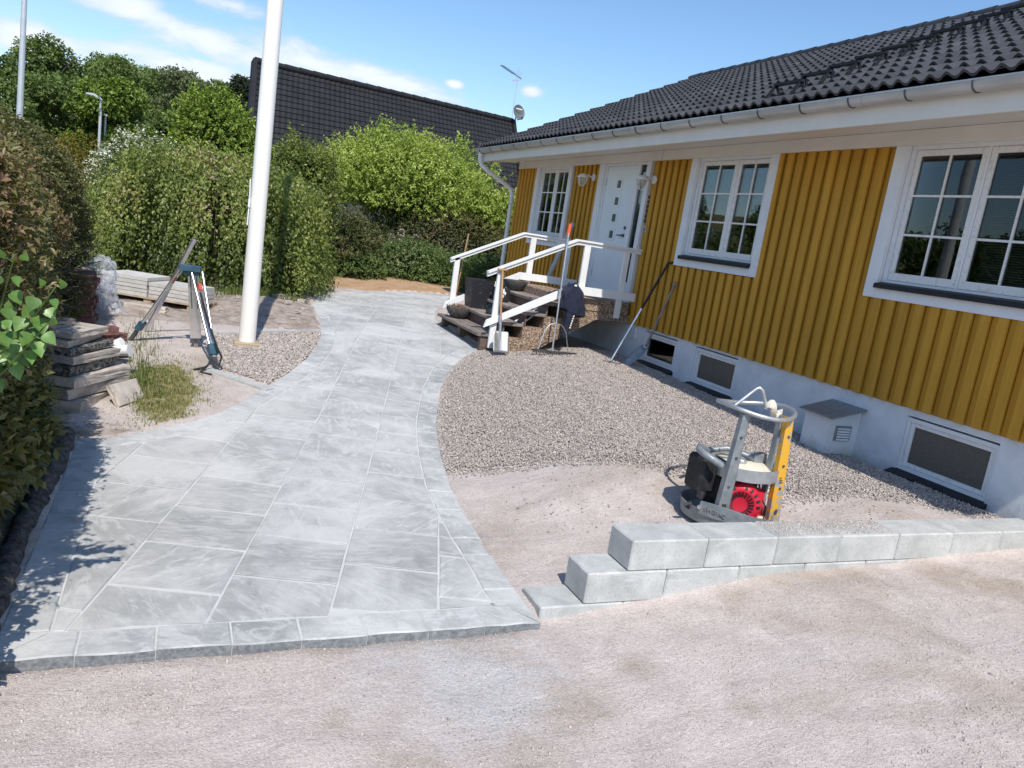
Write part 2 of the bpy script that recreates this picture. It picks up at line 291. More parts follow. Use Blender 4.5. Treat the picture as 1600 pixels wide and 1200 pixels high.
m = NT('dusty_reflection_glass'); dg = m.ramp(m.noise(m.pos(), 140, 4, .8), [(.35, (.05, .047, .042)), (.65, (.14, .13, .115))]); m.set(dg, .35, 0, .5); dusty = m.m  # gritty speckle paints both dirt and mirrored gravel into the pane colour
m = NT('plastic_film'); pr = m.b
f = m.ramp(m.noise(m.obj(), 9, 6, .7, 1.5), [(.42, .25), (.62, .95)])
tr = m.new('ShaderNodeBsdfTransparent'); tr.inputs['Color'].default_value = (.93, .95, .97, 1)
m.set((.74, .76, .80), .22, 0, .6); m.bump(m.noise(m.obj(), 11, 5, .65, 1), .8, .03)
ms = m.new('ShaderNodeMixShader'); m.link(m.math('MULTIPLY', f, .62), ms.inputs[0]); m.link(tr.outputs[0], ms.inputs[1]); m.link(pr.outputs[0], ms.inputs[2])
m.link(ms.outputs[0], m.n['Material Output'].inputs['Surface']); film = m.m
m = NT('exposed_aggregate'); p = m.obj(); vcol = m.vor(p, 75); s3 = m.new('ShaderNodeSeparateColor'); m.link(vcol, s3.inputs[0])
c = m.ramp(s3.outputs[0], [(0, (.07, .05, .04)), (.35, (.20, .135, .095)), (.7, (.36, .25, .17)), (1, (.55, .43, .31))]); m.set(c, .8); m.bump(m.vor(p, 75, 'Distance'), .8, .008); aggr = m.m
m = NT('pot_black'); p = m.obj(); c = m.mix(m.ramp(m.noise(p, 16, 7, .7), [(.60, 0.0), (.68, .8)]), (.018, .018, .022), (.34, .36, .40)); m.set(c, .55); m.bump(m.noise(p, 30, 5), .2, .004); potm = m.m
m = NT('worn_yellow_paint'); p = m.obj()
wearf = m.math('ADD', m.noise(p, 9, 6, .65), m.math('MULTIPLY', m.noise(p, 2.5, 3), .25)); wz = m.ramp(wearf, [(.635, 0.0), (.67, 1.0)])
m.set(m.mix(wz, (.68, .355, .03), (.30, .31, .31)), .45, 0, .4); m.bump(m.noise(p, 25, 5), .2, .003); yellowm = m.m
m = NT('blossom_spray'); m.set((.75, .72, .66), .7); blossom = m.m
m = NT('lamp_glass'); m.set((.55, .52, .45), .15, 0, .5); m.b.inputs['Alpha'].default_value = .45; lampglass = m.m

# ------------------------------------------------------------------ mesh helpers
ORG = {}
class MB:
    def __init__(s): s.v = []; s.f = []
    def add(s, vs, fs):
        o = len(s.v); s.v += [tuple(x) for x in vs]; s.f += [tuple(i+o for i in f) for f in fs]; return s
    def box(s, x0, x1, y0, y1, z0, z1, b=0.0):
        if x1 < x0: x0, x1 = x1, x0
        if y1 < y0: y0, y1 = y1, y0
        if z1 < z0: z0, z1 = z1, z0
        if not b:
            return s.add([(x, y, z) for x in (x0, x1) for y in (y0, y1) for z in (z0, z1)], [(0, 1, 3, 2), (4, 6, 7, 5), (0, 4, 5, 1), (2, 3, 7, 6), (0, 2, 6, 4), (1, 5, 7, 3)])
        bm = bmesh.new(); r = bmesh.ops.create_cube(bm, size=1)
        for q in r['verts']: q.co = Vector(((x0+x1)/2 + q.co.x*(x1-x0), (y0+y1)/2 + q.co.y*(y1-y0), (z0+z1)/2 + q.co.z*(z1-z0)))
        bmesh.ops.bevel(bm, geom=bm.edges[:], offset=b, segments=1, affect='EDGES', profile=.5)
        return s.bm(bm)
    def bm(s, bm, mat=None):
        bm.verts.index_update(); vs = [(mat @ q.co if mat else q.co) for q in bm.verts]; fs = [[q.index for q in f.verts] for f in bm.faces]; bm.free(); return s.add(vs, fs)
    def prism(s, poly, axis, a, b):                 # polygon in the two other axes, extruded along axis
        n = len(poly)
        def P(q, t): return {'x': (t, q[0], q[1]), 'y': (q[0], t, q[1]), 'z': (q[0], q[1], t)}[axis]
        return s.add([P(q, a) for q in poly] + [P(q, b) for q in poly], [tuple(range(n))[::-1], tuple(range(n, 2*n))] + [(i, (i+1) % n, n+(i+1) % n, n+i) for i in range(n)])
    def bar(s, p, q, w, h, upv=(0, 0, 1)):           # rectangular bar between two points
        p, q = Vector(p), Vector(q); d = (q-p).normalized(); u = Vector(upv); a = d.cross(u)
        if a.length < 1e-4: a = d.cross(Vector((0, 1, 0)))
        a.normalize(); u = a.cross(d)
        c = [(-w/2, -h/2), (w/2, -h/2), (w/2, h/2), (-w/2, h/2)]
        return s.add([p+a*x+u*y for x, y in c] + [q+a*x+u*y for x, y in c], [(0, 1, 2, 3), (7, 6, 5, 4)] + [(i, 4+i, 4+(i+1) % 4, (i+1) % 4) for i in range(4)])
    def tube(s, pts, r, seg=8, closed=False, cap=True):
        pts = [Vector(p) for p in pts]; n = len(pts); rs = r if hasattr(r, '__len__') else [r]*n
        ring = []; pu = None
        for i, p in enumerate(pts):
            if closed: d = pts[(i+1) % n]-pts[i-1]
            else: d = pts[min(i+1, n-1)]-pts[max(i-1, 0)]
            d.normalize()
            if pu is None: pu = Vector((0, 0, 1)) if abs(d.z) < .9 else Vector((1, 0, 0))
            a = d.cross(pu); a.normalize(); u = a.cross(d); pu = u
            ring.append([p + (a*math.cos(2*math.pi*k/seg)+u*math.sin(2*math.pi*k/seg))*rs[i] for k in range(seg)])
        vs = [q for R in ring for q in R]; fs = []
        for i in range(n if closed else n-1):
            j = (i+1) % n
            fs += [(i*seg+k, i*seg+(k+1) % seg, j*seg+(k+1) % seg, j*seg+k) for k in range(seg)]
        if cap and not closed: fs += [tuple(range(seg))[::-1], tuple(range((n-1)*seg, n*seg))]
        return s.add(vs, fs)
    def lathe(s, prof, c, seg=20, axis=(0, 0, 1), flip=False):
        ax = Vector(axis).normalized(); q = ax.to_track_quat('Z', 'Y'); c = Vector(c); vs = []; fs = []
        for r, h in prof:
            for k in range(seg):
                t = 2*math.pi*k/seg; vs.append(c + q @ Vector((r*math.cos(t), r*math.sin(t), h)))
        for i in range(len(prof)-1):
            fs += [(i*seg+k, i*seg+(k+1) % seg, (i+1)*seg+(k+1) % seg, (i+1)*seg+k) for k in range(seg)]
        if prof[0][0] > 1e-4: fs.append(tuple(range(seg))[::-1])
        if prof[-1][0] > 1e-4: fs.append(tuple(range((len(prof)-1)*seg, len(prof)*seg)))
        return s.add(vs, fs)
    def mesh(s, name, mat, org=(0, 0, 0), smooth=False):
        me = bpy.data.meshes.new(name); o = Vector(org)
        me.from_pydata([tuple(Vector(v)-o) for v in s.v], [], s.f)
        me.materials.append(mat)
        if smooth: me.polygons.foreach_set('use_smooth', [True]*len(me.polygons))
        me.update(); return me
    def build(s, name, mat, parent=None, label=None, smooth=False, kind=None, auto=False):
        org = ORG.get(parent.name, Vector((0, 0, 0))) if parent else Vector((0, 0, 0))
        me = s.mesh(name, mat, org, smooth)
        bm = bmesh.new(); bm.from_mesh(me); bmesh.ops.recalc_face_normals(bm, faces=bm.faces[:]); bm.to_mesh(me); bm.free()
        if auto or smooth:
            me.polygons.foreach_set('use_smooth', [True]*len(me.polygons))
            try: me.set_sharp_from_angle(angle=math.radians(48))
            except Exception: pass
        return link(name, me, parent, label, kind, org)
def link(name, me, parent=None, label=None, kind=None, org=None):
    o = bpy.data.objects.new(name, me); COL.objects.link(o)
    if parent: o.parent = parent
    if label: o['label'] = label
    if kind: o['kind'] = kind
    ORG[o.name] = Vector(org if org is not None else ORG.get(parent.name, (0, 0, 0)) if parent else (0, 0, 0)); return o
def thing(name, label, cat, loc=(0, 0, 0), group=None):
    o = bpy.data.objects.new(name, None); COL.objects.link(o); o.location = loc; o.empty_display_size = .2
    o['label'] = label; o['category'] = cat
    if group: o['group'] = group
    ORG[o.name] = Vector(loc); return o
def tag(o, label, cat, group=None):
    o['label'] = label; o['category'] = cat
    if group: o['group'] = group
    return o
def inst(name, me, parent, loc, rot=(0, 0, 0), scale=None, label=None):        # shared mesh, loc in world space
    o = bpy.data.objects.new(name, me); COL.objects.link(o); o.parent = parent
    o.location = Vector(loc)-ORG[parent.name]; o.rotation_euler = rot
    if scale: o.scale = scale
    if label: o['label'] = label
    return o
def struct(o): o['kind'] = 'structure'; return o
def np_mesh(name, V, F, mat, tone=None, smooth=False):
    me = bpy.data.meshes.new(name); n = len(V); k = F.shape[1]; nf = len(F)
    me.vertices.add(n); me.vertices.foreach_set('co', np.ascontiguousarray(V, np.float32).ravel())
    me.loops.add(nf*k); me.loops.foreach_set('vertex_index', np.ascontiguousarray(F, np.int32).ravel())
    me.polygons.add(nf); me.polygons.foreach_set('loop_start', np.arange(0, nf*k, k, dtype=np.int32))
    try: me.polygons.foreach_set('loop_total', np.full(nf, k, np.int32))
    except Exception: pass
    if smooth: me.polygons.foreach_set('use_smooth', np.ones(nf, bool))
    if tone is not None:
        a = me.attributes.new('tone', 'FLOAT', 'POINT'); a.data.foreach_set('value', np.ascontiguousarray(tone, np.float32))
    me.materials.append(mat); me.update(); me.validate(); return me

# ------------------------------------------------------------------ terrain
ZY = [-50, 3.3, 5, 7, 9, 10.5, 13, 16, 25, 60, 160, 500]; ZZ = [-.44, -.44, -.39, -.30, -.13, 0, .06, .10, .15, .4, 1.5, 3]
def zp(y): return np.interp(y, ZY, ZZ)
PATH = [(1.93, 3.45), (1.93, 3.83), (1.95, 4.16), (1.96, 4.53), (1.99, 5.0), (2.04, 5.45), (2.17, 6.13), (2.37, 6.96), (2.54, 7.48), (2.79, 8.2), (3.13, 9.0), (3.58, 9.74), (4.02, 10.27),
        (3.99, 10.67), (3.99, 11.52), (3.99, 12.43), (4.35, 13.6), (5.24, 15.72), (5.86, 17.2), (4.74, 16.79), (3.74, 16.09), (3.09, 15.45), (2.59, 14.72), (2.21, 13.84), (2.01, 13.15), (1.92, 12.6),
        (1.85, 11.85), (1.8, 10.93), (1.72, 10.29), (1.57, 9.65), (1.34, 8.98), (1.06, 8.36), (.69, 7.66), (.40, 7.15), (.12, 6.82), (-.13, 6.6), (-.43, 6.38), (-.66, 6.29),
        (-.66, 5.42), (-.66, 4.73), (-.66, 4.31), (-.66, 3.77), (-.66, 3.45)]
def densify(P, st):
    o = []
    for i in range(len(P)):
        a, b = np.array(P[i]), np.array(P[(i+1) % len(P)]); n = max(1, int(round(np.hypot(*(b-a))/st)))
        o += [tuple(a+(b-a)*k/n) for k in range(n)]
    return o
def pip(x, y, P):
    x = np.asarray(x); y = np.asarray(y); c = np.zeros(x.shape, bool); n = len(P)
    for i in range(n):
        x1, y1 = P[i]; x2, y2 = P[i-1]
        if y1 == y2: continue
        c ^= ((y1 > y) != (y2 > y)) & (x < (x2-x1)*(y-y1)/(y2-y1)+x1)
    return c
def pdist(x, y, P, closed=True):
    x = np.asarray(x, float); y = np.asarray(y, float); d = np.full(x.shape, 1e9)
    for i in range(0 if closed else 1, len(P)):
        x1, y1 = P[i-1]; x2, y2 = P[i]; L = (x2-x1)**2+(y2-y1)**2+1e-12
        t = np.clip(((x-x1)*(x2-x1)+(y-y1)*(y2-y1))/L, 0, 1)
        d = np.minimum(d, np.hypot(x-x1-t*(x2-x1), y-y1-t*(y2-y1)))
    return d
def vnoise(x, y, s, k=0):
    return np.array([mnoise.noise((a*s+k*13.1, b*s-k*7.7, k*3.3)) for a, b in zip(np.ravel(x), np.ravel(y))]).reshape(np.shape(x))
def sst(a, b, x): t = np.clip((x-a)/(b-a), 0, 1); return t*t*(3-2*t)
RE = PATH[:13]
def height(x, y, fine=True):
    x = np.asarray(x, float); y = np.asarray(y, float); z = zp(y).copy() if hasattr(zp(y), 'copy') else np.array(zp(y))
    dr = pdist(x, y, RE, False)
    w = sst(0, 1.7, dr); zh = np.interp(y, [3.6, 5.5, 7.5, 9, 10.3, 12, 14, 20], [-.05, -.05, .005, .055, .09, .08, .12, .15])
    rx = np.interp(y, [q[1] for q in RE], [q[0] for q in RE])
    zh = zh - .15*sst(5.0, 4.4, y)*sst(5.3, 4.5, x)
    right = (x > rx) & (y > 3.5)
    z = np.where(right, z*(1-w)+zh*w, z)
    hd = np.interp(x, [-30, 1.5, 2, 2.64, 3.63, 4.8, 6.2, 9, 30], [-.49, -.49, -.47, -.394, -.265, -.215, -.155, -.05, .1])
    fr = sst(3.62, 3.5, y); z = z*(1-fr)+hd*fr
    # lumpy soil beside the flagpole, grass bank by the slab pile, hedge bank
    lump = np.exp(-((x-1.3)/.55)**2-((y-11.9)/1.0)**2)*.13 + np.exp(-((x-.2)/1.2)**2-((y-12.6)/.9)**2)*.05 + np.exp(-((x+.18)/.30)**2-((y-7.9)/.9)**2)*.04
    lump += np.exp(-((x-5.0)/2.2)**2-((y-19.0)/1.0)**2)*.05
    hb = sst(-.8, -1.4, x)*sst(2.0, 4.0, y)*.12
    z = z+lump+hb
    z = z+sst(70, 200, np.hypot(x, y))*sst(10, -120, x)*14
    if fine:
        rough = np.where((x > -1) & (x < 2) & (y > 10.4) & (y < 16), .042, .010)
        near = (np.abs(x) < 12) & (np.abs(y) < 26)
        if near.any():
            nz = np.zeros(x.shape); nz[near] = vnoise(x[near], y[near], 3.1)+.6*vnoise(x[near], y[near], 8.3, 2)
            z = z+nz*rough
            dw = near & (y < 3.4); rr_ = np.zeros(x.shape); rr_[dw] = vnoise(x[dw]*.75+y[dw]*.45, y[dw]*1.2-x[dw]*.3, 4.2, 11)+.5*vnoise(x[dw], y[dw], 9.5, 12)
            z = z+rr_*.006
    return z
def hz(x, y): return float(height(np.array([x]), np.array([y]), False)[0])
def lines(lo, a, b, hi, st, g=1.28):
    mid = np.arange(a, b+st/2, st); o = [mid]; s = st; q = a; L = []
    while q > lo: s *= g; q -= s; L.append(q)
    s = st; q = mid[-1]; R = []
    while q < hi: s *= g; q += s; R.append(q)
    return np.array(L[::-1]+list(mid)+R)
X = lines(-600, -2.2, 7.6, 600, .07); Yl = lines(-300, .6, 18.5, 900, .075)
gx, gy = np.meshgrid(X, Yl, indexing='ij'); gz = height(gx, gy)
ins = pip(gx, gy, PATH); dp = pdist(gx, gy, PATH)
gz = np.where(ins & (dp > .03), gz-.075, gz)
gz = np.where((gx > 6.36) & (gy > -4) & (gy < 15.3), gz-.15, gz)
nx, ny = gx.shape; idx = np.arange(nx*ny).reshape(nx, ny)
F = np.stack([idx[:-1, :-1], idx[1:, :-1], idx[1:, 1:], idx[:-1, 1:]], -1).reshape(-1, 4)
gme = np_mesh('ground', np.stack([gx, gy, gz], -1).reshape(-1, 3), F, groundm, smooth=True)
lw = sst(.62, .3, np.hypot((gx+.10)/.42, (gy-7.6)/1.25)*.62)*.62          # grass litter by the slab pile
lw = np.maximum(lw, sst(14, 20, np.abs(gx))*1.0*(gy > 14)); lw = np.maximum(lw, ((gy > 24.5) & (gx < 6)).astype(float))
og = sst(15.2, 16.6, gy)*sst(25.5, 24, gy)*sst(1.6, 2.4, gx)*.95
so = sst(10.2, 10.5, gy)*sst(2.1, 1.9, gx)*sst(-6, -2, gx)*.75*sst(17, 15, gy)
so = np.maximum(so, sst(-.72, -.85, gx)*sst(1.8, 3.4, gy)); so = np.maximum(so, np.exp(-((gx-1.45)/.35)**2-((gy-12)/1.1)**2)*1.0)
so = np.maximum(so, (sst(.05, -.35, gx)*sst(6.15, 6.35, gy)*sst(7.2, 6.4, gy))*.6)
so = np.where(ins, 0, so); og = np.where(ins, 0, og)
zc_ = np.stack([lw, og, so, np.ones_like(so)], -1).reshape(-1, 4)
a = gme.attributes.new('zone', 'FLOAT_COLOR', 'POINT'); a.data.foreach_set('color', zc_.astype(np.float32).ravel())
struct(link('ground', gme))

# ------------------------------------------------------------------ flagstone path
path = struct(bpy.data.objects.new('path', None)); COL.objects.link(path); ORG['path'] = Vector((0, 0, 0))
DP = densify(PATH, .11)
def inset(P, d):
    P = np.array(P); n = len(P); o = []
    for i in range(n):
        t = P[(i+1) % n]-P[i-1]; t /= np.hypot(*t)+1e-9; o.append(P[i]+np.array([-t[1], t[0]])*d)
    return o
area = sum(PATH[i-1][0]*PATH[i][1]-PATH[i][0]*PATH[i-1][1] for i in range(len(PATH)))
sg = 1 if area > 0 else -1
IN = inset(DP, .205*sg)
DP0 = DP
DP = [(q[0]+random.uniform(-.004, .004), q[1]+random.uniform(-.006, .006)) for q in DP]
# clean the front corners of the inset ring so that it stays a simple outline
IN = [(min(max(q[0], -.455), 6), max(q[1], 3.655)) for q in IN]
def poly_prism(P, top, th, bev=.006, jit=0.0, tilt=(0, 0)):
    P = [np.array(q) for q in P]; c = sum(P)/len(P); n = len(P)
    inn = []
    for q in P:
        d = c-q; L = np.hypot(*d); inn.append(q+d/L*min(bev*1.5, L*.4))
    def Z(q, dz): return float(zp(q[1]))+dz+tilt[0]*(q[0]-c[0])+tilt[1]*(q[1]-c[1])
    vs = [(q[0], q[1], Z(q, top)) for q in inn]+[(q[0], q[1], Z(q, top-bev*.8)) for q in P]+[(q[0], q[1], Z(q, top-th)) for q in P]
    fs = [tuple(range(n))]+[(i, n+i, n+(i+1) % n, (i+1) % n) for i in range(n)]+[(n+i, 2*n+i, 2*n+(i+1) % n, n+(i+1) % n) for i in range(n)]
    return MB().add(vs, fs)
def clip(P, a, b, c):                                # keep a*x+b*y<=c
    o = []
    for i in range(len(P)):
        p, q = P[i-1], P[i]; dp_, dq = a*p[0]+b*p[1]-c, a*q[0]+b*q[1]-c
        if (dp_ <= 0) != (dq <= 0): t = dp_/(dp_-dq); o.append((p[0]+t*(q[0]-p[0]), p[1]+t*(q[1]-p[1])))
        if dq <= 0: o.append(tuple(q))
    return o
# joint bed
bedP = inset(DP, .005*sg); bm = bmesh.new(); vs_ = [bm.verts.new((q[0], q[1], float(zp(q[1]))-.004)) for q in bedP]; fc = bm.faces.new(vs_)
bmesh.ops.triangulate(bm, faces=[fc])
cut = [q for q in np.arange(3.6, 17.2, .5)]
for yc in cut: bmesh.ops.bisect_plane(bm, geom=bm.verts[:]+bm.edges[:]+bm.faces[:], plane_co=(0, yc, 0), plane_no=(0, 1, 0))
for q in bm.verts: q.co.z = float(zp(q.co.y))-.004
skirt = [(q[0], q[1], float(zp(q[1]))-.0045) for q in bedP]; nb_ = len(skirt)
MB().bm(bm).add(skirt+[(q[0], q[1], q[2]-.09) for q in skirt], [(k, (k+1) % nb_, nb_+(k+1) % nb_, nb_+k) for k in range(nb_)]).build('joint_bed', jointm, path)
# border stones
i = 0; n = len(DP); k = 0
while i < n:
    st = random.choice([2, 3, 3, 3, 4])
    x0, y0 = DP[i]
    if y0 < 3.6: st = 3
    j = min(i+st, n)
    for c_ in range(i+1, j):                        # never bend a stone round a sharp corner
        a_, b_, d_ = np.array(DP[c_-1]), np.array(DP[c_]), np.array(DP[(c_+1) % n])
        if np.dot((b_-a_)/np.hypot(*(b_-a_)), (d_-b_)/np.hypot(*(d_-b_))) < .8: j = c_; break
    out_ = [np.array(DP[q % n]) for q in range(i, j+1)]; inn_ = [np.array(IN[q % n]) for q in range(i, j+1)]
    g = .0022
    for L_ in (out_, inn_):
        d = L_[1]-L_[0]; Ln = np.hypot(*d)
        if Ln > .02: L_[0] = L_[0]+d/Ln*g
        d = L_[-2]-L_[-1]; Ln = np.hypot(*d)
        if Ln > .02: L_[-1] = L_[-1]+d/Ln*g
    inn_ = [q+(o_-q)*.03 for q, o_ in zip(inn_, out_)]
    poly = [tuple(q) for q in out_]+[tuple(q) for q in inn_[::-1]]
    ar = abs(sum(poly[q-1][0]*poly[q][1]-poly[q][0]*poly[q-1][1] for q in range(len(poly))))/2
    if ar > .004: poly_prism(poly, random.uniform(-.001, .003), .075, .007).build('border_stone', borderm, path)
    i = j
# field slabs, clipped to the inner outline
tv = np.array((.29, .957)); tv /= np.hypot(*tv); nv = np.array((tv[1], -tv[0])); base = np.array((.85, 3.82))
IN2 = inset(IN, .004*sg)
for ci in range(-5, 9):
    off = (ci % 2)*.262+random.uniform(-.03, .03)
    s0 = -2.2+off
    while s0 < 15:
        ln = .525
        a0, a1 = ci*.572, (ci+1)*.572
        g = random.uniform(.0035, .0065)
        jz = [random.uniform(-.006, .006) for _ in range(4)]
        Q = [tuple(q) for q in IN2]
        Q = clip(Q, -nv[0], -nv[1], -(nv@base+a0+g)); Q = clip(Q, nv[0], nv[1], nv@base+a1-g) if len(Q) > 2 else Q
        if len(Q) > 2: Q = clip(Q, -tv[0]-nv[0]*jz[0], -tv[1]-nv[1]*jz[0], -(tv@base+s0+g+.003)-jz[0]*(nv@base+a0))
        if len(Q) > 2: Q = clip(Q, tv[0]+nv[0]*jz[1], tv[1]+nv[1]*jz[1], tv@base+s0+ln-g-.003+jz[1]*(nv@base+a0))
        s0 += ln
        if len(Q) < 3: continue
        R_ = [Q[0]]
        for q in Q[1:]:
            if math.hypot(q[0]-R_[-1][0], q[1]-R_[-1][1]) > .012: R_.append(q)
        if len(R_) > 2 and math.hypot(R_[0][0]-R_[-1][0], R_[0][1]-R_[-1][1]) < .012: R_.pop()
        if len(R_) < 3: continue
        ar = abs(sum(R_[q-1][0]*R_[q][1]-R_[q][0]*R_[q-1][1] for q in range(len(R_))))/2
        if ar < .010: continue
        if ar > .05: R_ = [(q[0]+random.uniform(-.0025, .0025), q[1]+random.uniform(-.0025, .0025)) for q in R_]
        poly_prism(R_, random.uniform(-.0015, .002), .03, .0045, tilt=(random.uniform(-.004, .004), random.uniform(-.004, .004))).build('slab', slabm, path)

# ------------------------------------------------------------------ gravel and crushed stone
t_ = (1+5**.5)/2
ICO = np.array([(-1, t_, 0), (1, t_, 0), (-1, -t_, 0), (1, -t_, 0), (0, -1, t_), (0, 1, t_), (0, -1, -t_), (0, 1, -t_), (t_, 0, -1), (t_, 0, 1), (-t_, 0, -1), (-t_, 0, 1)], float)
ICO /= np.linalg.norm(ICO[0])
ICF = np.array([(0, 11, 5), (0, 5, 1), (0, 1, 7), (0, 7, 10), (0, 10, 11), (1, 5, 9), (5, 11, 4), (11, 10, 2), (10, 7, 6), (7, 1, 8), (3, 9, 4), (3, 4, 2), (3, 2, 6), (3, 6, 8), (3, 8, 9), (4, 9, 5), (2, 4, 11), (6, 2, 10), (8, 6, 7), (9, 8, 1)])
OCV = np.array([(1, 0, 0), (-1, 0, 0), (0, 1, 0), (0, -1, 0), (0, 0, 1), (0, 0, -1)], float)
OCF = np.array([(0, 2, 4), (2, 1, 4), (1, 3, 4), (3, 0, 4), (2, 0, 5), (1, 2, 5), (3, 1, 5), (0, 3, 5)])
def stones(name, P, size, mat, bv, bf, smooth, label, flat=.6):
    n = len(P); k = len(bv)
    q = rng.normal(size=(n, 4)); q /= np.linalg.norm(q, axis=1)[:, None]
    w, x, y, z = q.T
    R = np.stack([1-2*(y*y+z*z), 2*(x*y-z*w), 2*(x*z+y*w), 2*(x*y+z*w), 1-2*(x*x+z*z), 2*(y*z-x*w), 2*(x*z-y*w), 2*(y*z+x*w), 1-2*(x*x+y*y)], -1).reshape(n, 3, 3)
    sc = np.stack([rng.uniform(.8, 1.3, n), rng.uniform(.65, 1.0, n), rng.uniform(flat*.7, flat*1.2, n)], -1)*size[:, None]
    V = bv[None]*(1+rng.uniform(-.16, .16, (n, k, 1)))*sc[:, None, :]
    V = np.einsum('nij,nkj->nki', R, V)+P[:, None, :]
    F = (bf[None]+(np.arange(n)*k)[:, None, None]).reshape(-1, 3)
    tone = np.repeat(np.clip(rng.beta(2.6, 2.6, n), 0, 1), k)
    o = link(name, np_mesh(name, V.reshape(-1, 3), F, mat, tone, smooth)); o['kind'] = 'stuff'; o['label'] = label; return o
GE = [(1.99, 5.72), (2.27, 5.69), (2.62, 5.61), (2.95, 5.55), (3.26, 5.33), (3.58, 5.11), (3.9, 4.83), (4.76, 4.55), (5.73, 4.28), (6.0, 3.9), (6.33, 3.86)]
GRAV = GE+[(6.33, 10.4), (4.2, 10.4)]+[(x_+.0, y_) for x_, y_ in RE[::-1] if y_ > 5.8]
def scatter(poly, n, edge=None):
    P = np.array(poly); lo, hi = P.min(0)-.15, P.max(0)+.15; o = []
    q = rng.uniform(lo, hi, (n, 2)); d = pdist(q[:, 0], q[:, 1], poly); i = pip(q[:, 0], q[:, 1], poly)
    keep = i | (d < rng.exponential(edge, n)) if edge else i
    return q[keep]
q = scatter(GRAV, 165000, .03); q = q[(q[:, 0] < 6.335) & ~pip(q[:, 0], q[:, 1], PATH) & (q[:, 1] > 3.84)]
ext = scatter([(2.1, 4.6), (3.6, 4.0), (6.0, 4.0), (6.0, 4.9), (2.6, 5.7)], 900); ext = ext[~pip(ext[:, 0], ext[:, 1], PATH)]
q = np.concatenate([q, ext])
lay = rng.uniform(0, 1, len(q)); thick = sst(0, .12, pdist(q[:, 0], q[:, 1], GRAV)); thick[-len(ext):] = 0
szp = rng.uniform(.006, .0115, len(q))*np.where(rng.uniform(size=len(q)) < .05, 1.35, 1)
zq = height(q[:, 0], q[:, 1])+.004+thick*(.014+.014*lay)
stones('gravel', np.stack([q[:, 0], q[:, 1], zq], -1), szp, pebm, ICO, ICF, True, 'washed grey and pink gravel bed between path and house')
LG = [(.40, 9.75), (1.0, 10.05), (1.70, 10.33), (1.55, 9.68), (1.33, 9.0), (1.05, 8.38), (.86, 8.02), (.40, 8.5), (.38, 9.2)]
q = scatter(LG, 19000, .012); q = q[~pip(q[:, 0], q[:, 1], PATH)]; zq = height(q[:, 0], q[:, 1])+.006+.016*rng.uniform(size=len(q))
stones('pebbles', np.stack([q[:, 0], q[:, 1], zq], -1), rng.uniform(.009, .017, len(q)), pebm, ICO, ICF, True, 'small patch of coarser gravel around the flagpole')
q = np.concatenate([rng.uniform((-1.6, 1.3), (6.8, 3.5), (60000, 2)), rng.uniform((1.9, 3.85), (6.0, 5.6), (9000, 2)), rng.uniform((-.5, 6.2), (1.2, 9), (4000, 2))])
dd = .45+.55*(vnoise(q[:, 0], q[:, 1], 1.1, 5)+.35 > rng.uniform(size=len(q))*.9)
q = q[(rng.uniform(size=len(q)) < dd) & ~pip(q[:, 0], q[:, 1], PATH)]
q = q[~((q[:, 1] > 3.42) & (q[:, 1] < 3.86) & (q[:, 0] > 1.9))]
zq = height(q[:, 0], q[:, 1])+.001
stones('crushed_stone', np.stack([q[:, 0], q[:, 1], zq], -1), (rng.gamma(3, .0011, len(q))+.0016)*(.72+.45*np.clip(vnoise(q[:, 0], q[:, 1], .9, 9)*1.6, 0, 1)), chipm, OCV, OCF, False, 'fine pinkish crushed stone of the driveway')

# ------------------------------------------------------------------ retaining wall of concrete blocks
wall = thing('retaining_wall', 'low stepped retaining wall of pale grey concrete blocks along the driveway', 'wall', (2.0, 3.53, -.6))
def block_mesh(L, Hh=.193):
    return MB().box(0, L, 0, .265, 0, Hh, .009).mesh('block', conc)
b55 = block_mesh(.546); b55b = block_mesh(.546); 
for k in range(9): inst('block', b55, wall, (2.50+k*.5503+(.001*random.uniform(-1, 1)), 3.53+random.uniform(-.003, .003), -.193), (0, 0, random.uniform(-.004, .004)))
for k in range(9): inst('block', b55, wall, (2.235+k*.5503, 3.532+random.uniform(-.003, .003), -.388))
for k in range(3): inst('block', b55, wall, (1.962+k*.5503, 3.53, -.583))
cap = MB()
q = rng.uniform((3.62, 3.56), (4.68, 3.79), (2600, 2)); q = q[rng.uniform(size=len(q)) < .35+.6*sst(.0, .15, q[:, 1]-3.57)]
stones('spilled_sand', np.stack([q[:, 0], q[:, 1], np.full(len(q), .002)], -1), rng.gamma(3, .0011, len(q))+.002, chipm, OCV, OCF, False, 'pink sand spilled over two wall blocks', .5)

# ------------------------------------------------------------------ kerb strips, edging
kerb = thing('kerb_stone', 'pale concrete kerb strip between pink sand and pole gravel', 'kerb', (.35, 8.2, -.3))
for (a_, b_) in (((.27, 8.40), (.55, 8.12)), ((.555, 8.115), (.86, 7.81))):
    za, zb = float(zp(a_[1]))+.012, float(zp(b_[1]))+.012
    MB().bar((a_[0], a_[1], za-.03), (b_[0], b_[1], zb-.03), .12, .07).build('kerb_piece', conc, kerb)
e2 = thing('edging_stone', 'thin stone edging behind the flagpole gravel', 'edging', (1.1, 10.2, -.05))
for (a_, b_) in (((.42, 9.85), (.95, 10.09)), ((.955, 10.093), (1.72, 10.42))):
    MB().bar((a_[0], a_[1], hz(*a_)-.015), (b_[0], b_[1], hz(*b_)-.015), .05, .09).build('edging_piece', conc, e2)
pts = []; 
for k in range(60):
    y = 3.2+k*3.15/59; pts.append((-.735-.012*math.sin(y*3)+random.uniform(-.006, .006), y, float(zp(y))+.025+random.uniform(-.008, .008)))
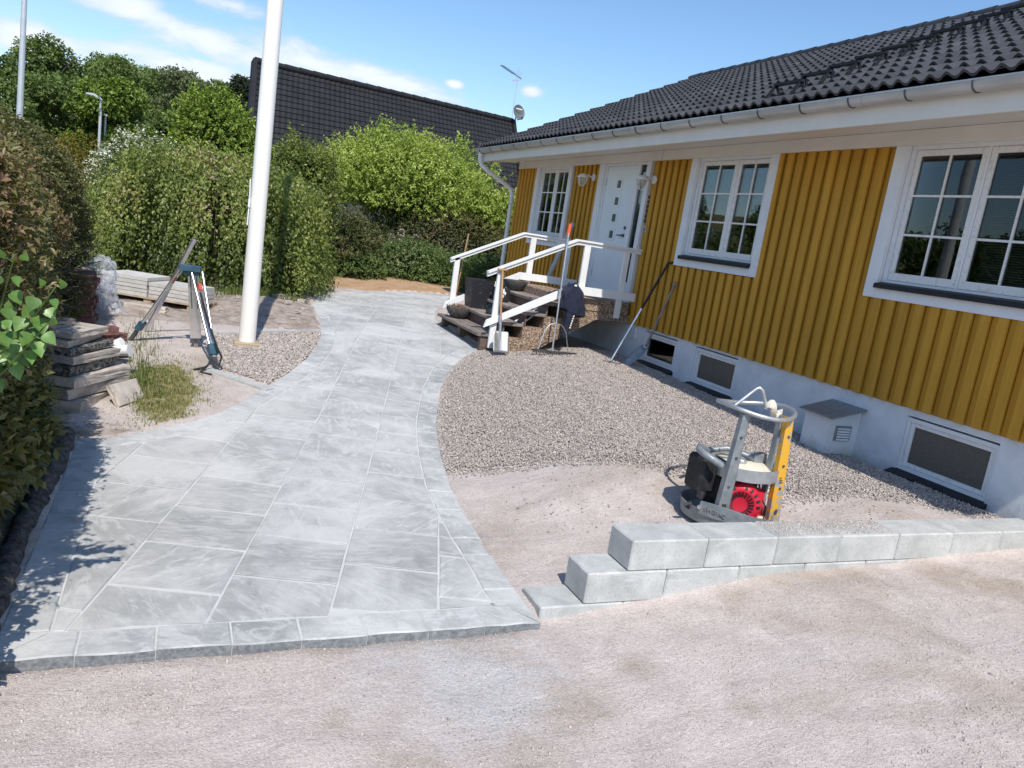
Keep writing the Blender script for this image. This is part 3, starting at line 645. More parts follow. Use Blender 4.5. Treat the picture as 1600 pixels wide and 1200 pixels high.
tag(MB().tube(pts, [.062+random.uniform(-.012, .012) for _ in pts], 9).build('asphalt_edging', asph, smooth=True), 'rough black asphalt edging along the hedge foot', 'edging')

# ------------------------------------------------------------------ the yellow house
HX = 6.30
house = thing('yellow_house', 'yellow timber bungalow with white trims and black tiled roof', 'house', (6.3, 10, 0))
OPEN = [(3.93, 5.80, 1.57), (7.445, 9.175, 1.575), (10.2, 11.8, -1), (12.83, 14.41, 1.56)]      # trim outer edges along the wall and their lower ends
per = .164; full = {}
def board_mesh(w, z0, z1, x0, x1):
    key = (w, z0, z1, x0, x1)
    if key not in full: full[key] = MB().box(x0-HX, x1-HX, 0, w, z0, z1, .004).mesh('board', yellow)
    return full[key]
y = 15.34
while y > 1.9:
    for (w, x0, x1, dy) in ((.090, HX-.012, HX+.021, 0), (.082, HX+.028, HX+.042, .086)):
        ya, yb = y-dy-w, y-dy; cy = (ya+yb)/2; zb = 3.038; skip = False
        for (o0, o1, oz) in OPEN:
            if o0 < cy < o1:
                if oz < 0: skip = True
                else: zb = oz-.001
        if not skip: inst('board', board_mesh(w, .605+random.choice((0, .004, .008)), zb, x0, x1), house, (HX, ya, 0))
    y -= per
# wall backing, with openings, and the dark rooms behind
bk = MB()
ys = [1.76, 4.04, 5.66, 7.56, 9.05, 10.32, 11.6, 12.93, 14.29, 15.34]
for k in range(0, len(ys), 2): bk.box(HX+.043, HX+.16, ys[k], ys[k+1], .60, 3.18)
for k in range(1, len(ys)-1, 2): bk.box(HX+.043, HX+.16, ys[k], ys[k+1], .60, .95 if k == 5 else 1.70)
bk.box(HX+.16, 14.4, 15.2, 15.34, -.3, 3.2); bk.box(14.3, 14.42, 1.75, 15.2, -.3, 3.2); bk.box(HX+.16, 14.3, 1.75, 1.87, -.3, 3.2)
bk.build('wall', yellow, house)
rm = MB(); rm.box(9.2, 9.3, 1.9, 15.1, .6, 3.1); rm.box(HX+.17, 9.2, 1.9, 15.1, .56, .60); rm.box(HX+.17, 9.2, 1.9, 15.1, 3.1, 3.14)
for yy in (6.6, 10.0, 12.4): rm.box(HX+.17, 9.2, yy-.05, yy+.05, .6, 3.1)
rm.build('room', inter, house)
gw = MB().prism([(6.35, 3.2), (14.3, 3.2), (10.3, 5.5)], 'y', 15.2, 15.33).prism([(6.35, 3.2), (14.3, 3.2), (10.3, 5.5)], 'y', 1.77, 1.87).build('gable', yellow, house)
# foundation with window openings
BW = [(8.82, 9.66, .13, .55), (7.5, 8.385, .085, .552), (4.085, 5.005, .02, .52)]
fd = MB(); edges = [1.75, 4.085, 5.005, 7.5, 8.385, 8.82, 9.66, 15.32]
for k in range(0, 8, 2): fd.box(HX+.04, HX+.20, edges[k], edges[k+1], -.5, .604)
for (a_, b_, z0, z1) in BW: fd.box(HX+.04, HX+.20, a_, b_, -.5, z0-.02); fd.box(HX+.04, HX+.20, a_, b_, z1+.02, .604)
fd.build('foundation', found, house)
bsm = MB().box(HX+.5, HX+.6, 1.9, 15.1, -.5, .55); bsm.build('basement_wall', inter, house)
def glass_pane(y0, y1, z0, z1, x, par, mat=glass): return MB().box(x, x+.006, y0, y1, z0, z1).build('pane', mat, par)
def window(o0, o1, z0, z1, mull, trim, rows=(.0,), label=None):
    """timber window: outer frame from o0..o1 x z0..z1, two casements with 2 x 3 panes each"""
    xf = HX+.035
    f = MB(); t = .05
    f.box(xf, xf+.10, o0, o0+t, z0, z1); f.box(xf, xf+.10, o1-t, o1, z0, z1); f.box(xf, xf+.10, o0+t, o1-t, z1-.035, z1); f.box(xf, xf+.10, o0+t, o1-t, z0, z0+.04)
    f.box(xf+.01, xf+.10, mull-.012, mull+.012, z0+.04, z1-.035)
    fr = f.build('window', trimw, house, label)
    tr_ = MB()
    tr_.box(HX-.022, xf, o0-trim, o0-.001, z0-.145, 3.037, .003); tr_.box(HX-.022, xf, o1+.001, o1+trim, z0-.145, 3.037, .003); tr_.box(HX-.021, xf-.001, o0, o1, z0-.146, z0-.022, .003)
    tr_.build('trim', trimw, fr)
    for (a_, b_) in ((o0+t+.003, mull-.014), (mull+.014, o1-t-.003)):
        s = .055; c0, c1 = z0+.043, z1-.038; xs = xf+.012
        sa = MB(); sa.box(xs, xs+.05, a_, a_+s, c0, c1, .004); sa.box(xs, xs+.05, b_-s, b_, c0, c1, .004); sa.box(xs+.001, xs+.049, a_+s, b_-s, c1-s, c1, .004); sa.box(xs+.001, xs+.049, a_+s, b_-s, c0, c0+s+.02, .004)
        sa.build('sash', weath, fr)
        g0, g1, h0, h1 = a_+s, b_-s, c0+s+.02, c1-s; mw = .02
        mu = MB(); mid = (g0+g1)/2; mu.box(xs+.006, xs+.04, mid-mw/2, mid+mw/2, h0, h1)
        hs = [h0+(h1-h0)*k/3 for k in range(4)]
        for k in (1, 2):
            mu.box(xs+.008, xs+.038, g0, mid-mw/2, hs[k]-mw/2, hs[k]+mw/2); mu.box(xs+.008, xs+.038, mid+mw/2, g1, hs[k]-mw/2, hs[k]+mw/2)
        mu.build('muntin', weath, fr)
        for r in range(3):
            for (p0, p1) in ((g0, mid-mw/2), (mid+mw/2, g1)):
                glass_pane(p0, p1, hs[r]+(mw/2 if r else 0), hs[r+1]-(mw/2 if r < 2 else 0), xs+.02, fr)
        for hzz in (c0+.18, (c0+c1)/2, c1-.2):
            ye = a_ if a_ < mull-.3 and b_ < mull else b_
            MB().tube([(xs-.008, ye, hzz-.04), (xs-.008, ye, hzz+.04)], .009, 6).build('hinge', weath, fr)
    sl = MB().prism([(HX-.06, z0-.004), (HX-.065, z0-.050), (HX-.03, z0-.050), (xf, z0-.02), (xf+.02, z0+.02)], 'y', o0+.003, o1-.003)
    sl.build('sill', blackp, fr)
    return fr
w1 = window(4.05, 5.66, 1.715, 3.037, 4.855, .14, label='large window nearest the driveway, with blind')
w2 = window(7.57, 9.045, 1.725, 3.037, 8.25, .13)
w3 = window(12.955, 14.275, 1.71, 3.037, 13.58, .135)
# blinds and curtains inside
def blind(y0, y1, z0, z1, par, tilt=.008):
    b = MB(); z = z0
    while z < z1: b.add([(HX+.19, y0, z), (HX+.19, y1, z), (HX+.205, y1, z+tilt), (HX+.205, y0, z+tilt)], [(0, 1, 2, 3)]); z += .022
    b.build('blind', blindm, par, kind='stuff')
blind(4.12, 4.80, 1.80, 2.98, w1, .014); blind(7.62, 8.2, 1.8, 2.05, w2, .006); blind(8.3, 8.98, 1.8, 2.05, w2, .006)
for (yy) in (7.9, 8.6): MB().box(HX+.18, HX+.185, yy, yy+.5, 2.93, 2.97).build('blind', blindm, w2)
# basement windows
for kx, (a_, b_, z0, z1) in enumerate(BW):
    xf = HX+.055
    f = MB(); t = .035
    f.box(xf, xf+.09, a_+.003, a_+t, z0, z1); f.box(xf, xf+.09, b_-t, b_-.003, z0, z1); f.box(xf, xf+.09, a_+t, b_-t, z1-t, z1); f.box(xf, xf+.09, a_+t, b_-t, z0, z0+t)
    fr = f.build('basement_window', trimw, house, ('small basement window nearest the steps', 'small basement window under the middle window', 'widest basement window, with dusty pane')[kx])
    s = .038; sa = MB(); A, B, C, Dd = a_+t+.003, b_-t-.003, z0+t+.003, z1-t-.003
    sa.box(xf+.014, xf+.06, A, A+s, C, Dd, .003); sa.box(xf+.014, xf+.06, B-s, B, C, Dd, .003); sa.box(xf+.015, xf+.059, A+s, B-s, Dd-s, Dd, .003); sa.box(xf+.015, xf+.059, A+s, B-s, C, C+s, .003); sa.build('sash', weath, fr)
    glass_pane(A+s, B-s, C+s, Dd-s, xf+.035, fr, dusty if kx else glass)
    MB().prism([(HX-.05, z0-.06), (HX-.05, z0-.035), (xf+.02, z0+.004), (xf+.02, z0-.06)], 'y', a_-.03, b_+.03).build('sill', blackp, fr)
# frieze, soffit, fascia, roof
MB().box(HX-.02, HX+.04, 1.75, 9.93, 3.038, 3.18, .003).build('frieze_board', cream, house)
MB().box(HX-.045, HX+.04, 9.93, 11.93, 3.038, 3.176, .003).build('frieze_board', cream, house)
MB().box(HX-.02, HX+.04, 11.93, 15.36, 3.038, 3.18, .003).build('frieze_board', cream, house)
XE, ZE, SL = 5.45, 3.33, .488; ang = math.atan(SL); YF = 15.62; YN = 1.5
for k in range(5):
    x0 = 5.535+k*.15; x1 = x0+.147; f_ = lambda x: 3.085+(x-5.535)*.13
    MB().prism([(x0, f_(x0)), (x1, f_(x1)), (x1, f_(x1)+.018), (x0, f_(x0)+.018)], 'y', YN, YF-.02).build('soffit_board', cream, house)
MB().box(5.505, 5.533, YN, YF, 3.065, 3.25, .003).build('fascia_board', cream, house)
MB().prism([(5.50, 3.06), (6.36, 3.185), (6.36, 3.60), (5.50, 3.27)], 'y', YF-.02, YF+.01).build('gable_board', cream, house)
ux, uz = math.cos(ang), math.sin(ang)
RX = 10.28; RZ = ZE+SL*(RX-XE)
def rp(s, h=0.0): return (XE+s*ux-h*uz, ZE+s*uz+h*ux)
SLEN = (RX-XE)/ux
ul = MB().prism([rp(.06, -.03), rp(SLEN, -.03), rp(SLEN, -.08), rp(.06, -.08)], 'y', YN, YF-.01).build('roof_deck', blackp, house)
bkr = MB().prism([(RX, RZ-.02), (15.1, ZE+.02), (15.1, ZE-.05), (RX, RZ-.09)], 'y', YN, YF-.01).build('roof_slope', tilem, house)
MB().prism([rp(-.02, .045), rp(SLEN, .045), rp(SLEN, -.12), rp(-.02, -.12)], 'y', YF-.005, YF+.03).build('verge_board', gutm, house)
TW, TP = .306, .384
def tile_geo(org, m):                                 # tile in roof coordinates: along eave (dy) and up the slope (s)
    vs = []; fs = []; n = 12
    for s_, hoff in ((0.0, .040), (TP+.03, .004)):
        for k in range(n+1):
            t = k/n; w = .5-.5*math.cos(t*4*math.pi); h = hoff+.046*(w**1.2)
            vs.append((t*TW, s_, h))
    for k in range(n+1):
        t = k/n; w = .5-.5*math.cos(t*4*math.pi); vs.append((t*TW, .0, (.022+.046*(w**1.2)-.006)))
    for k in range(n): fs += [(k, k+1, n+2+k, n+1+k), (2*(n+1)+k, 2*(n+1)+k+1, k+1, k)]
    return vs, fs
tvs, tfs = tile_geo(None, None)
tme = bpy.data.meshes.new('tile')
# local axes: X = along slope, Y = along eave, Z = normal
tme.from_pydata([(s_, yy, h) for (yy, s_, h) in tvs], [], tfs); tme.materials.append(tilem)
for p_ in tme.polygons: p_.use_smooth = True
try: tme.set_sharp_from_angle(angle=math.radians(50))
except Exception: pass
tiles = []
for r in range(14):
    yk = YF-.01-TW
    while yk > YN: 
        s_ = -.03+r*TP; x_, z_ = rp(s_); d = math.sqrt(x_**2+yk**2+(z_-EYE)**2)
        vis = yk+TW > .72*x_ and yk < 2.9*x_
        tiles.append((0 if vis else 1, d, s_, yk)); yk -= TW
tiles.sort()
rest = MB()
for k, (nv_, d, s_, yk) in enumerate(tiles):
    x_, z_ = rp(s_)
    if k < 300: inst('tile', tme, house, (x_, yk, z_), (random.uniform(-.006, .006), -ang+random.uniform(-.004, .004), 0))
    else: rest.add([(rp(s_+b, h)[0], yk+a_, rp(s_+b, h)[1]) for (a_, b, h) in tvs], tfs)
o = rest.build('tile_field', tilem, house, kind='stuff', auto=True)
rt_me = MB(); prof = [(.125*math.cos(t), .09*math.sin(t)) for t in np.linspace(-.25, math.pi+.25, 9)]
rt_me.add([(a_, 0, b) for a_, b in prof]+[(a_*.86, .42, b*.84) for a_, b in prof], [(k, k+1, 10+k, 9+k) for k in range(8)]); 
rt_mesh = rt_me.mesh('ridge_tile', tilem, smooth=True)
yk = YF-.4
while yk > 1.6: inst('ridge_tile', rt_mesh, house, (RX, yk, RZ+.03)); yk -= .385
# gutter with brackets, downpipe
g = MB(); pr_ = [(5.43+.066*math.cos(t), 3.285+.07*math.sin(t)) for t in np.linspace(math.pi, 2*math.pi, 11)]
pr2 = [(5.43+.062*math.cos(t), 3.285+.066*math.sin(t)) for t in np.linspace(2*math.pi, math.pi, 11)]
g.prism(pr_+pr2, 'y', YN, YF+.02); gut = g.build('gutter', gutm, house, auto=True)
MB().tube([(5.366, YN, 3.292), (5.366, YF+.02, 3.292)], .010, 7).build('gutter_bead', galv, gut, smooth=True)
MB().prism([(5.43+.064*math.cos(t), 3.285+.068*math.sin(t)) for t in np.linspace(math.pi, 2*math.pi, 11)], 'y', YF+.021, YF+.024).build('gutter_end', gutm, gut)
brp = [(5.43+.074*math.cos(t), 3.285+.078*math.sin(t)) for t in np.linspace(math.pi, 2*math.pi, 9)]+[(5.43+.0665*math.cos(t), 3.285+.0705*math.sin(t)) for t in np.linspace(2*math.pi, math.pi, 9)]
bmesh_ = MB().prism(brp, 'y', 0, .012).mesh('gutter_bracket', darkst)
yk = YF-.25
while yk > 2.5: inst('gutter_bracket', bmesh_, house, (0, yk, 0)); yk -= .61
for yk in (5.47, 9.3, 12.9):
    jp = [(5.43+.072*math.cos(t), 3.285+.076*math.sin(t)) for t in np.linspace(math.pi, 2*math.pi, 9)]+[(5.43+.066*math.cos(t), 3.285+.07*math.sin(t)) for t in np.linspace(2*math.pi, math.pi, 9)]
    MB().prism(jp, 'y', yk, yk+.09).build('gutter_joint', gutm, house)
dpipe = MB().tube([(5.43, 15.45, 3.23), (5.43, 15.45, 3.10), (5.47, 15.45, 3.0), (5.62, 15.45, 2.90), (6.10, 15.45, 2.68), (6.22, 15.45, 2.60), (6.25, 15.45, 2.48), (6.25, 15.45, .25)], .044, 10).build('downpipe', trimw, house, smooth=True)
for zz in (2.3, .9): MB().tube([(6.25, 15.45, zz), (6.25, 15.45, zz+.03)], .05, 10).build('pipe_clamp', galv, dpipe)
# roof ladder
lad = thing('roof_ladder', 'black steel roof ladder climbing the tiles above the large window', 'roof ladder', (7.0, 6.9, 4.1))
for k in range(10):
    s_ = .36+k*TP; y0, y1 = 6.64, 7.06
    r_ = MB(); a_ = rp(s_, .16); 
    r_.bar((a_[0], y0, a_[1]), (a_[0], y1, a_[1]), .05, .028); ru = r_.build('rung', blackp, lad)
    for yy in (y0+.02, y1-.02):
        b = MB(); b1 = rp(s_+.02, .05); b2 = rp(s_-.17, .06); b.bar((a_[0], yy, a_[1]), (b1[0], yy, b1[1]), .03, .012, (0, 1, 0)); b.bar((a_[0], yy, a_[1]), (b2[0], yy, b2[1]), .03, .012, (0, 1, 0)); b.build('rung_bracket', blackp, lad)
for yy in (6.66, 7.04):
    MB().bar((rp(.2, .055)[0], yy, rp(.2, .055)[1]), (rp(4.2, .055)[0], yy, rp(4.2, .055)[1]), .02, .012).build('ladder_rail', blackp, lad)
# door with sidelight
dr = MB(); x0 = HX+.03
dr.box(x0, x0+.05, 10.665, 11.575, .97, 3.0, .003); door = dr.build('door', doorp, house)
tr_ = MB(); tr_.box(HX-.022, x0+.02, 11.64, 11.80, .9, 3.037, .003); tr_.box(HX-.022, x0+.02, 10.2, 10.315, .9, 3.037, .003); tr_.box(x0-.01, x0+.09, 11.58, 11.639, .93, 3.037); tr_.box(x0-.01, x0+.09, 10.565, 10.66, .93, 3.037)
tr_.box(x0-.009, x0+.089, 10.316, 11.639, 3.003, 3.036); tr_.box(x0-.03, x0+.089, 10.316, 11.579, .90, .966); tr_.build('door_frame', trimw, house)
sd_ = glass_pane(10.318, 10.563, 1.2, 3.0, x0+.02, door); MB().box(x0+.0, x0+.04, 10.318, 10.563, .967, 1.2).build('side_panel', doorp, door)
for zz in (2.71, 2.44, 2.175, 1.91):
    pf = MB(); yc = 11.13
    for (a_, b_, c0, c1) in ((yc-.105, yc-.06, zz-.10, zz+.10), (yc+.06, yc+.105, zz-.10, zz+.10), (yc-.06, yc+.06, zz+.06, zz+.10), (yc-.06, yc+.06, zz-.10, zz-.06)): pf.box(x0-.012, x0+.001, a_, b_, c0, c1)
    pf2 = pf.build('pane_frame', doorp, door); MB().box(x0-.004, x0-.001, yc-.06, yc+.06, zz-.06, zz+.06).build('pane', dusty, pf2)
h = MB(); h.tube([(x0-.05, 10.745, 1.91), (x0-.05, 10.87, 1.905)], .011, 8); h.tube([(x0, 10.745, 1.91), (x0-.05, 10.745, 1.91)], .012, 8); h.lathe([(.028, 0), (.028, .012), (.012, .016)], (x0, 10.745, 1.91), 12, (-1, 0, 0)); h.build('handle', darkst, door, smooth=False)
MB().lathe([(.03, 0), (.03, .012), (.018, .02), (.0, .022)], (x0, 10.735, 2.03), 14, (-1, 0, 0)).build('lock', darkst, door)
for zz in (2.75, 1.25): MB().tube([(x0-.006, 11.578, zz-.06), (x0-.006, 11.578, zz+.06)], .011, 6).build('hinge', galv, door)
# small things on the wall
sgn = MB(); z = 2.13
while z < 2.52:                                         # black cast-iron letters running up the wall
    hgt = random.uniform(.05, .062); k = random.randint(0, 2); xk = HX-.012
    sgn.box(xk, xk+.01, 10.10, 10.112, z, z+hgt); sgn.box(xk, xk+.01, 10.112, 10.148, z+hgt-.013, z+hgt)
    if k != 1: sgn.box(xk, xk+.01, 10.112, 10.148, z, z+.012)
    if k != 2: sgn.box(xk, xk+.01, 10.138, 10.150, z+.012, z+hgt-.013)
    if k == 1: sgn.box(xk, xk+.01, 10.112, 10.138, z+hgt*.4, z+hgt*.4+.012)
    z += hgt+.012
sgn.build('name_sign', blackp, house)
bell = MB().box(HX-.03, HX, 10.035, 10.105, 1.985, 2.08, .006).build('doorbell', galv, house); MB().box(HX-.034, HX-.0305, 10.055, 10.085, 2.01, 2.055).build('button', darkst, bell)
gr_ = MB(); gr_.box(HX+.030, HX+.039, 9.89, 10.11, .40, .58, .003)
for k in range(6): gr_.box(HX+.020, HX+.030, 9.91, 10.09, .42+k*.025, .432+k*.025)
gr_.build('vent_grille', trimw, house)
# vent hood on the foundation
vb = MB().prism([(5.95, -.12), (6.338, -.12), (6.338, .43), (5.95, .35)], 'y', 5.52, 5.86).build('vent_box', found, house, 'white plastered vent box with sloping grey lid')
MB().prism([(5.90, .345), (5.90, .358), (6.336, .465), (6.336, .445)], 'y', 5.46, 5.92).build('lid', plate, vb)
lv = MB(); lv.box(6.03, 6.24, 5.508, 5.519, .12, .275)
lvo = lv.build('louvre_gap_shade', plate, vb)  # grey backing put behind the slats as the shade in their gaps
for k in range(5): MB().add([(6.05, 5.507, .135+k*.027), (6.22, 5.507, .135+k*.027), (6.22, 5.492, .128+k*.027), (6.05, 5.492, .128+k*.027), (6.05, 5.507, .142+k*.027), (6.22, 5.507, .142+k*.027)], [(0, 1, 2, 3), (3, 2, 5, 4)]).build('slat', trimw, vb)
# wall lamps
def wall_lamp(y, z, label):
    t = thing('wall_lamp', label, 'lamp', (HX, y, z), 'wall lamps beside the front door')
    b = MB().lathe([(.0, 0), (.062, 0), (.062, .02), (.03, .035), (.0, .036)], (HX-.001, y, z+.02), 16, (-1, 0, 0)); b.build('base', trimw, t, auto=True)
    MB().tube([(HX-.03, y, z+.02), (HX-.12, y, z+.035), (HX-.18, y, z+.04)], .016, 8).build('arm', trimw, t, smooth=True)
    cx_ = HX-.22
    MB().lathe([(.0, .055), (.03, .052), (.062, .03), (.094, .0), (.094, -.012), (.02, -.012)], (cx_, y, z), 20).build('shade', trimw, t, auto=True)
    MB().lathe([(.070, -.014), (.070, -.05), (.056, -.10), (.03, -.13), (0, -.135)], (cx_, y, z), 18).build('glass', lampglass, t, smooth=True)
    MB().tube([(cx_, y, z-.012), (cx_, y, z-.05)], .018, 8).build('lamp_holder', trimw, t)
    for k in range(4):
        a_ = k*math.pi/2+.5; c_, s_ = math.cos(a_), math.sin(a_)
        MB().tube([(cx_+c_*.09, y+s_*.09, z-.01), (cx_+c_*.086, y+s_*.086, z-.06), (cx_+c_*.062, y+s_*.062, z-.115), (cx_+c_*.025, y+s_*.025, z-.15), (cx_, y, z-.155)], .0055, 6).build('cage_bar', trimw, t, smooth=True)
wall_lamp(11.98, 2.80, 'white caged wall lamp between the far window and the door')
wall_lamp(10.06, 2.74, 'white caged wall lamp above the black letters right of the door')

# ------------------------------------------------------------------ front steps with railings
st = thing('front_steps', 'concrete and wood front steps with white wooden railings', 'steps', (5.0, 11, 0))
prof = [(4.28, -.10), (4.28, .20), (4.55, .20), (4.55, .385), (4.87, .385), (4.87, .565), (5.18, .565), (5.18, .72), (6.335, .72), (6.335, .60), (5.72, .60), (4.50, -.12)]
MB().prism(prof, 'y', 10.10, 12.05).build('stair_block', aggr, st)
MB().box(5.16, 6.255, 10.085, 12.07, .722, .90, .01).build('landing', aggr, st)
for k, (xa, zt) in enumerate(((3.86, .235), (4.20, .42), (4.52, .60), (4.84, .775))):
    for j in range(2):
        MB().box(xa+j*.185, xa+j*.185+.178, 10.09+.02*(k % 2), 12.04-.03*k, zt-.045, zt, .006).build('tread', woodold, st)
for (ya) in (10.12, 11.05, 11.9): MB().box(3.93, 4.20, ya, ya+.10, -.16, .188, .004).build('trestle', darkwood, st)
MB().box(4.24, 4.262, 10.1, 12.0, .19, .372).build('riser', darkwood, st)
MB().box(4.565, 4.585, 10.1, 12.0, .39, .552).build('riser', darkwood, st); MB().box(4.885, 4.905, 10.1, 12.0, .57, .727).build('riser', darkwood, st)
def railing(yy, low, lowpost_z, sgn_):
    w = .045; yo = yy
    lx, lz = low
    corner = (5.18, 1.725); wx = 6.27
    # two stacked lower/upper hand rail laths
    for dz, hh, ww, oy in ((0, .028, .09, 0), (-.04, .045, .045, .0)):
        r = MB(); sl_ = (corner[1]-lz)/(corner[0]-lx)
        P0, P1, P2 = (lx, yo+oy, lz+dz), (corner[0], yo+oy, corner[1]+dz), (wx, yo+oy, corner[1]+dz-.01)
        r.prism([(P0[0], P0[2]-hh/2), (P1[0], P1[2]-hh/2), (P2[0], P2[2]-hh/2), (P2[0], P2[2]+hh/2), (P1[0], P1[2]+hh/2), (P0[0], P0[2]+hh/2)], 'y', yo+oy-ww/2, yo+oy+ww/2); r.build('handrail', white, st)
    p = MB(); p.box(4.02, 4.11, yo-w/2, yo+w/2, lowpost_z, lz+.03, .004); p.build('post', white, st)
    MB().box(5.31, 5.41, yo-w/2, yo+w/2, .902 if sgn_ > 0 else .80, 1.66, .004).build('post', white, st)
    MB().box(5.99, 6.08, yo-w/2-.0, yo+w/2, .905 if sgn_ > 0 else .66, 1.655, .004).build('post', white, st)
    yb = yo-w/2-.0225*sgn_ if sgn_ < 0 else yo+w/2+.0225
    yb = yo-.046
    MB().prism([(3.9, .335), (3.93, .44), (5.18, 1.075), (5.18, .955)], 'y', yb-.022, yb+.022).build('lower_rail', white, st)
    MB().prism([(5.182, .955), (5.182, 1.075), (6.27, 1.065), (6.27, .945)], 'y', yb-.022, yb+.022).build('lower_rail', white, st)
railing(10.05, (3.87, 1.105), .04, -1)
railing(12.0, (3.95, 1.145), .22, 1)

# ------------------------------------------------------------------ pots and things on the steps
def bowl(c, r, h, label, name='stone_bowl'):
    t = thing(name, label, 'planter', c)
    MB().lathe([(.0, 0), (r*.45, .0), (r*.78, h*.35), (r*.97, h*.75), (r, h), (r*.9, h), (r*.86, h*.8), (0, h*.72)], c, 24).build('bowl', bowlst, t, auto=True)
    MB().lathe([(0, h*.80), (r*.87, h*.80), (r*.865, h*.72), (0, h*.71)], c, 18).build('soil', darkwood, t)
    return t
def dry(c, n, r, h, par):
    d = MB()
    for k in range(n):
        a_ = random.uniform(0, 6.28); rr = r*math.sqrt(random.random()); b = (c[0]+rr*math.cos(a_), c[1]+rr*math.sin(a_), c[2])
        e = (b[0]+random.uniform(-1, 1)*h*.9, b[1]+random.uniform(-1, 1)*h*.9, c[2]+h*random.uniform(.3, 1.1)); mid = tuple((b[i]+e[i])/2+random.uniform(-.02, .02) for i in range(3))
        d.tube([b, mid, e], .004, 4, cap=False)
    d.build('dry_stem', deadst, par, kind='stuff')
b1 = bowl((4.07, 11.62, .236), .205, .17, 'dark stone bowl of withered stems on the lowest step'); dry((4.07, 11.62, .37), 90, .16, .09, b1)
b2 = bowl((5.02, 11.72, .777), .21, .165, 'dark stone bowl standing on the highest step')
pt = thing('planter_pot', 'tall square black planter with whitish stains on the steps', 'planter', (4.41, 11.75, .43))
P0 = (4.41, 11.75, .425)
def sq(z, a_): return [(P0[0]+sx*a_, P0[1]+sy*a_, z) for sx, sy in ((-1, -1), (1, -1), (1, 1), (-1, 1))]
pp = MB(); rings = [sq(.425, .15), sq(.885, .195), sq(.885, .178), sq(.83, .172)]
pp.add([q for R in rings for q in R], [(3, 2, 1, 0)]+[(4*i+k, 4*i+(k+1) % 4, 4*i+4+(k+1) % 4, 4*i+4+k) for i in range(3) for k in range(4)]+[(12, 13, 14, 15)]); pp.build('pot', potm, pt)
MB().box(P0[0]-.165, P0[0]+.165, P0[1]-.165, P0[1]+.165, .832, .838).build('soil', darkwood, pt)
p2 = thing('painted_pot', 'small dark pot painted with a white flower', 'planter', (4.66, 11.35, .605))
MB().box(4.53, 4.76, 11.25, 11.47, .606, .82, .012).build('pot', potm, p2)
fl = MB()
for (dx, dz, a_, b) in ((.0, .06, .018, .045), (.03, .03, .016, .03), (-.03, .02, .014, .028), (.0, -.02, .012, .03), (-.02, -.05, .02, .016)):
    fl.add([(4.645+dx+a_*math.cos(t), 11.2485, .715+dz+b*math.sin(t)) for t in np.linspace(0, 2*math.pi, 9)[:-1]], [tuple(range(8))])
fl.build('painted_flower', whitep, p2)
jr = thing('glass_jar', 'clear glass lantern jar behind the near handrail post', 'jar', (4.33, 11.0, .43))
MB().lathe([(.0, 0), (.055, 0), (.065, .03), (.065, .13), (.045, .16), (.045, .17), (.04, .17), (.04, .155), (.06, .13), (.06, .02), (0, .01)], (4.36, 11.0, .421), 16).build('jar_body', glass, jr, auto=True)
MB().lathe([(0, 0), (.03, 0), (.03, .07), (0, .07)], (4.36, 11.0, .433), 10).build('candle', pvc, jr)
fold = thing('folding_step', 'small white metal folding stand lying on the middle step', 'stand', (4.9, 10.5, .62))
MB().box(4.86, 4.99, 10.42, 10.60, .62, .70, .008).build('tray', white, fold); MB().tube([(4.55, 10.14, .43), (4.80, 10.30, .56), (4.92, 10.42, .62)], .012, 6).build('leg', white, fold); MB().tube([(4.50, 10.3, .43), (4.78, 10.42, .56), (4.90, 10.5, .62)], .012, 6).build('leg', white, fold)

# jacket draped over the sloping lower rail
jk = thing('jacket', 'dark navy jacket draped over the white lower rail', 'jacket', (5.2, 9.97, 1.05))
def cloth_loops(loops, n=28):
    mbb = MB(); vs = []
    for L in loops: vs += L
    fs = [(i*n+k, i*n+(k+1) % n, (i+1)*n+(k+1) % n, (i+1)*n+k) for i in range(len(loops)-1) for k in range(n)]
    mbb.add(vs, fs+[tuple(range(n))[::-1], tuple(range((len(loops)-1)*n, len(loops)*n))]); return mbb
loops = []
for i in range(15):
    t = i/14; zc0 = 1.10-.42*t; w = .055+.11*min(1, t*3.2)+.03*t; dpt = .05+.035*math.sin(t*2.6); xc = 5.17+.05*t; L = []
    for k in range(28):
        a_ = 2*math.pi*k/28; fo = 1+.13*math.sin(a_*5+t*2.5)+.08*math.sin(a_*9-t*4)
        L.append((xc+w*math.cos(a_)*fo*(1 if abs(math.cos(a_)) > .1 else 1), 9.955+dpt*math.sin(a_)*fo-.012*t, zc0+.02*math.sin(a_*3+t*3)-.05*t*math.cos(a_)))
    loops.append(L)
cloth_loops(loops).build('body', navy, jk, smooth=True)
def sleeve(pts, rs, name='sleeve'):
    loops = []
    for i, (p, r) in enumerate(zip(pts, rs)):
        L = []
        for k in range(20):
            a_ = 2*math.pi*k/20; fo = 1+.16*math.sin(a_*3+i*1.9)+.1*math.sin(a_*5-i*2.3)
            L.append((p[0]+r*math.cos(a_)*fo, p[1]+r*.7*math.sin(a_)*fo, p[2]+.01*math.sin(a_*2+i)))
        loops.append(L)
    return cloth_loops(loops, 20).build(name, navy, jk, smooth=True)
sleeve([(5.20, 9.94, .90), (5.20, 9.935, .80), (5.19, 9.93, .70), (5.18, 9.93, .60), (5.165, 9.93, .50), (5.15, 9.93, .42), (5.145, 9.93, .35), (5.145, 9.93, .31)], [.055, .075, .07, .06, .055, .05, .052, .045])
sleeve([(5.10, 9.97, .92), (5.06, 9.97, .83), (5.06, 9.965, .77), (5.10, 9.955, .73)], [.05, .065, .06, .04])
hood = sleeve([(5.02, 10.10, .97), (4.93, 10.12, .86), (4.83, 10.13, .80), (4.78, 10.14, .785)], [.05, .07, .055, .02], 'back_panel')
pr3 = MB()
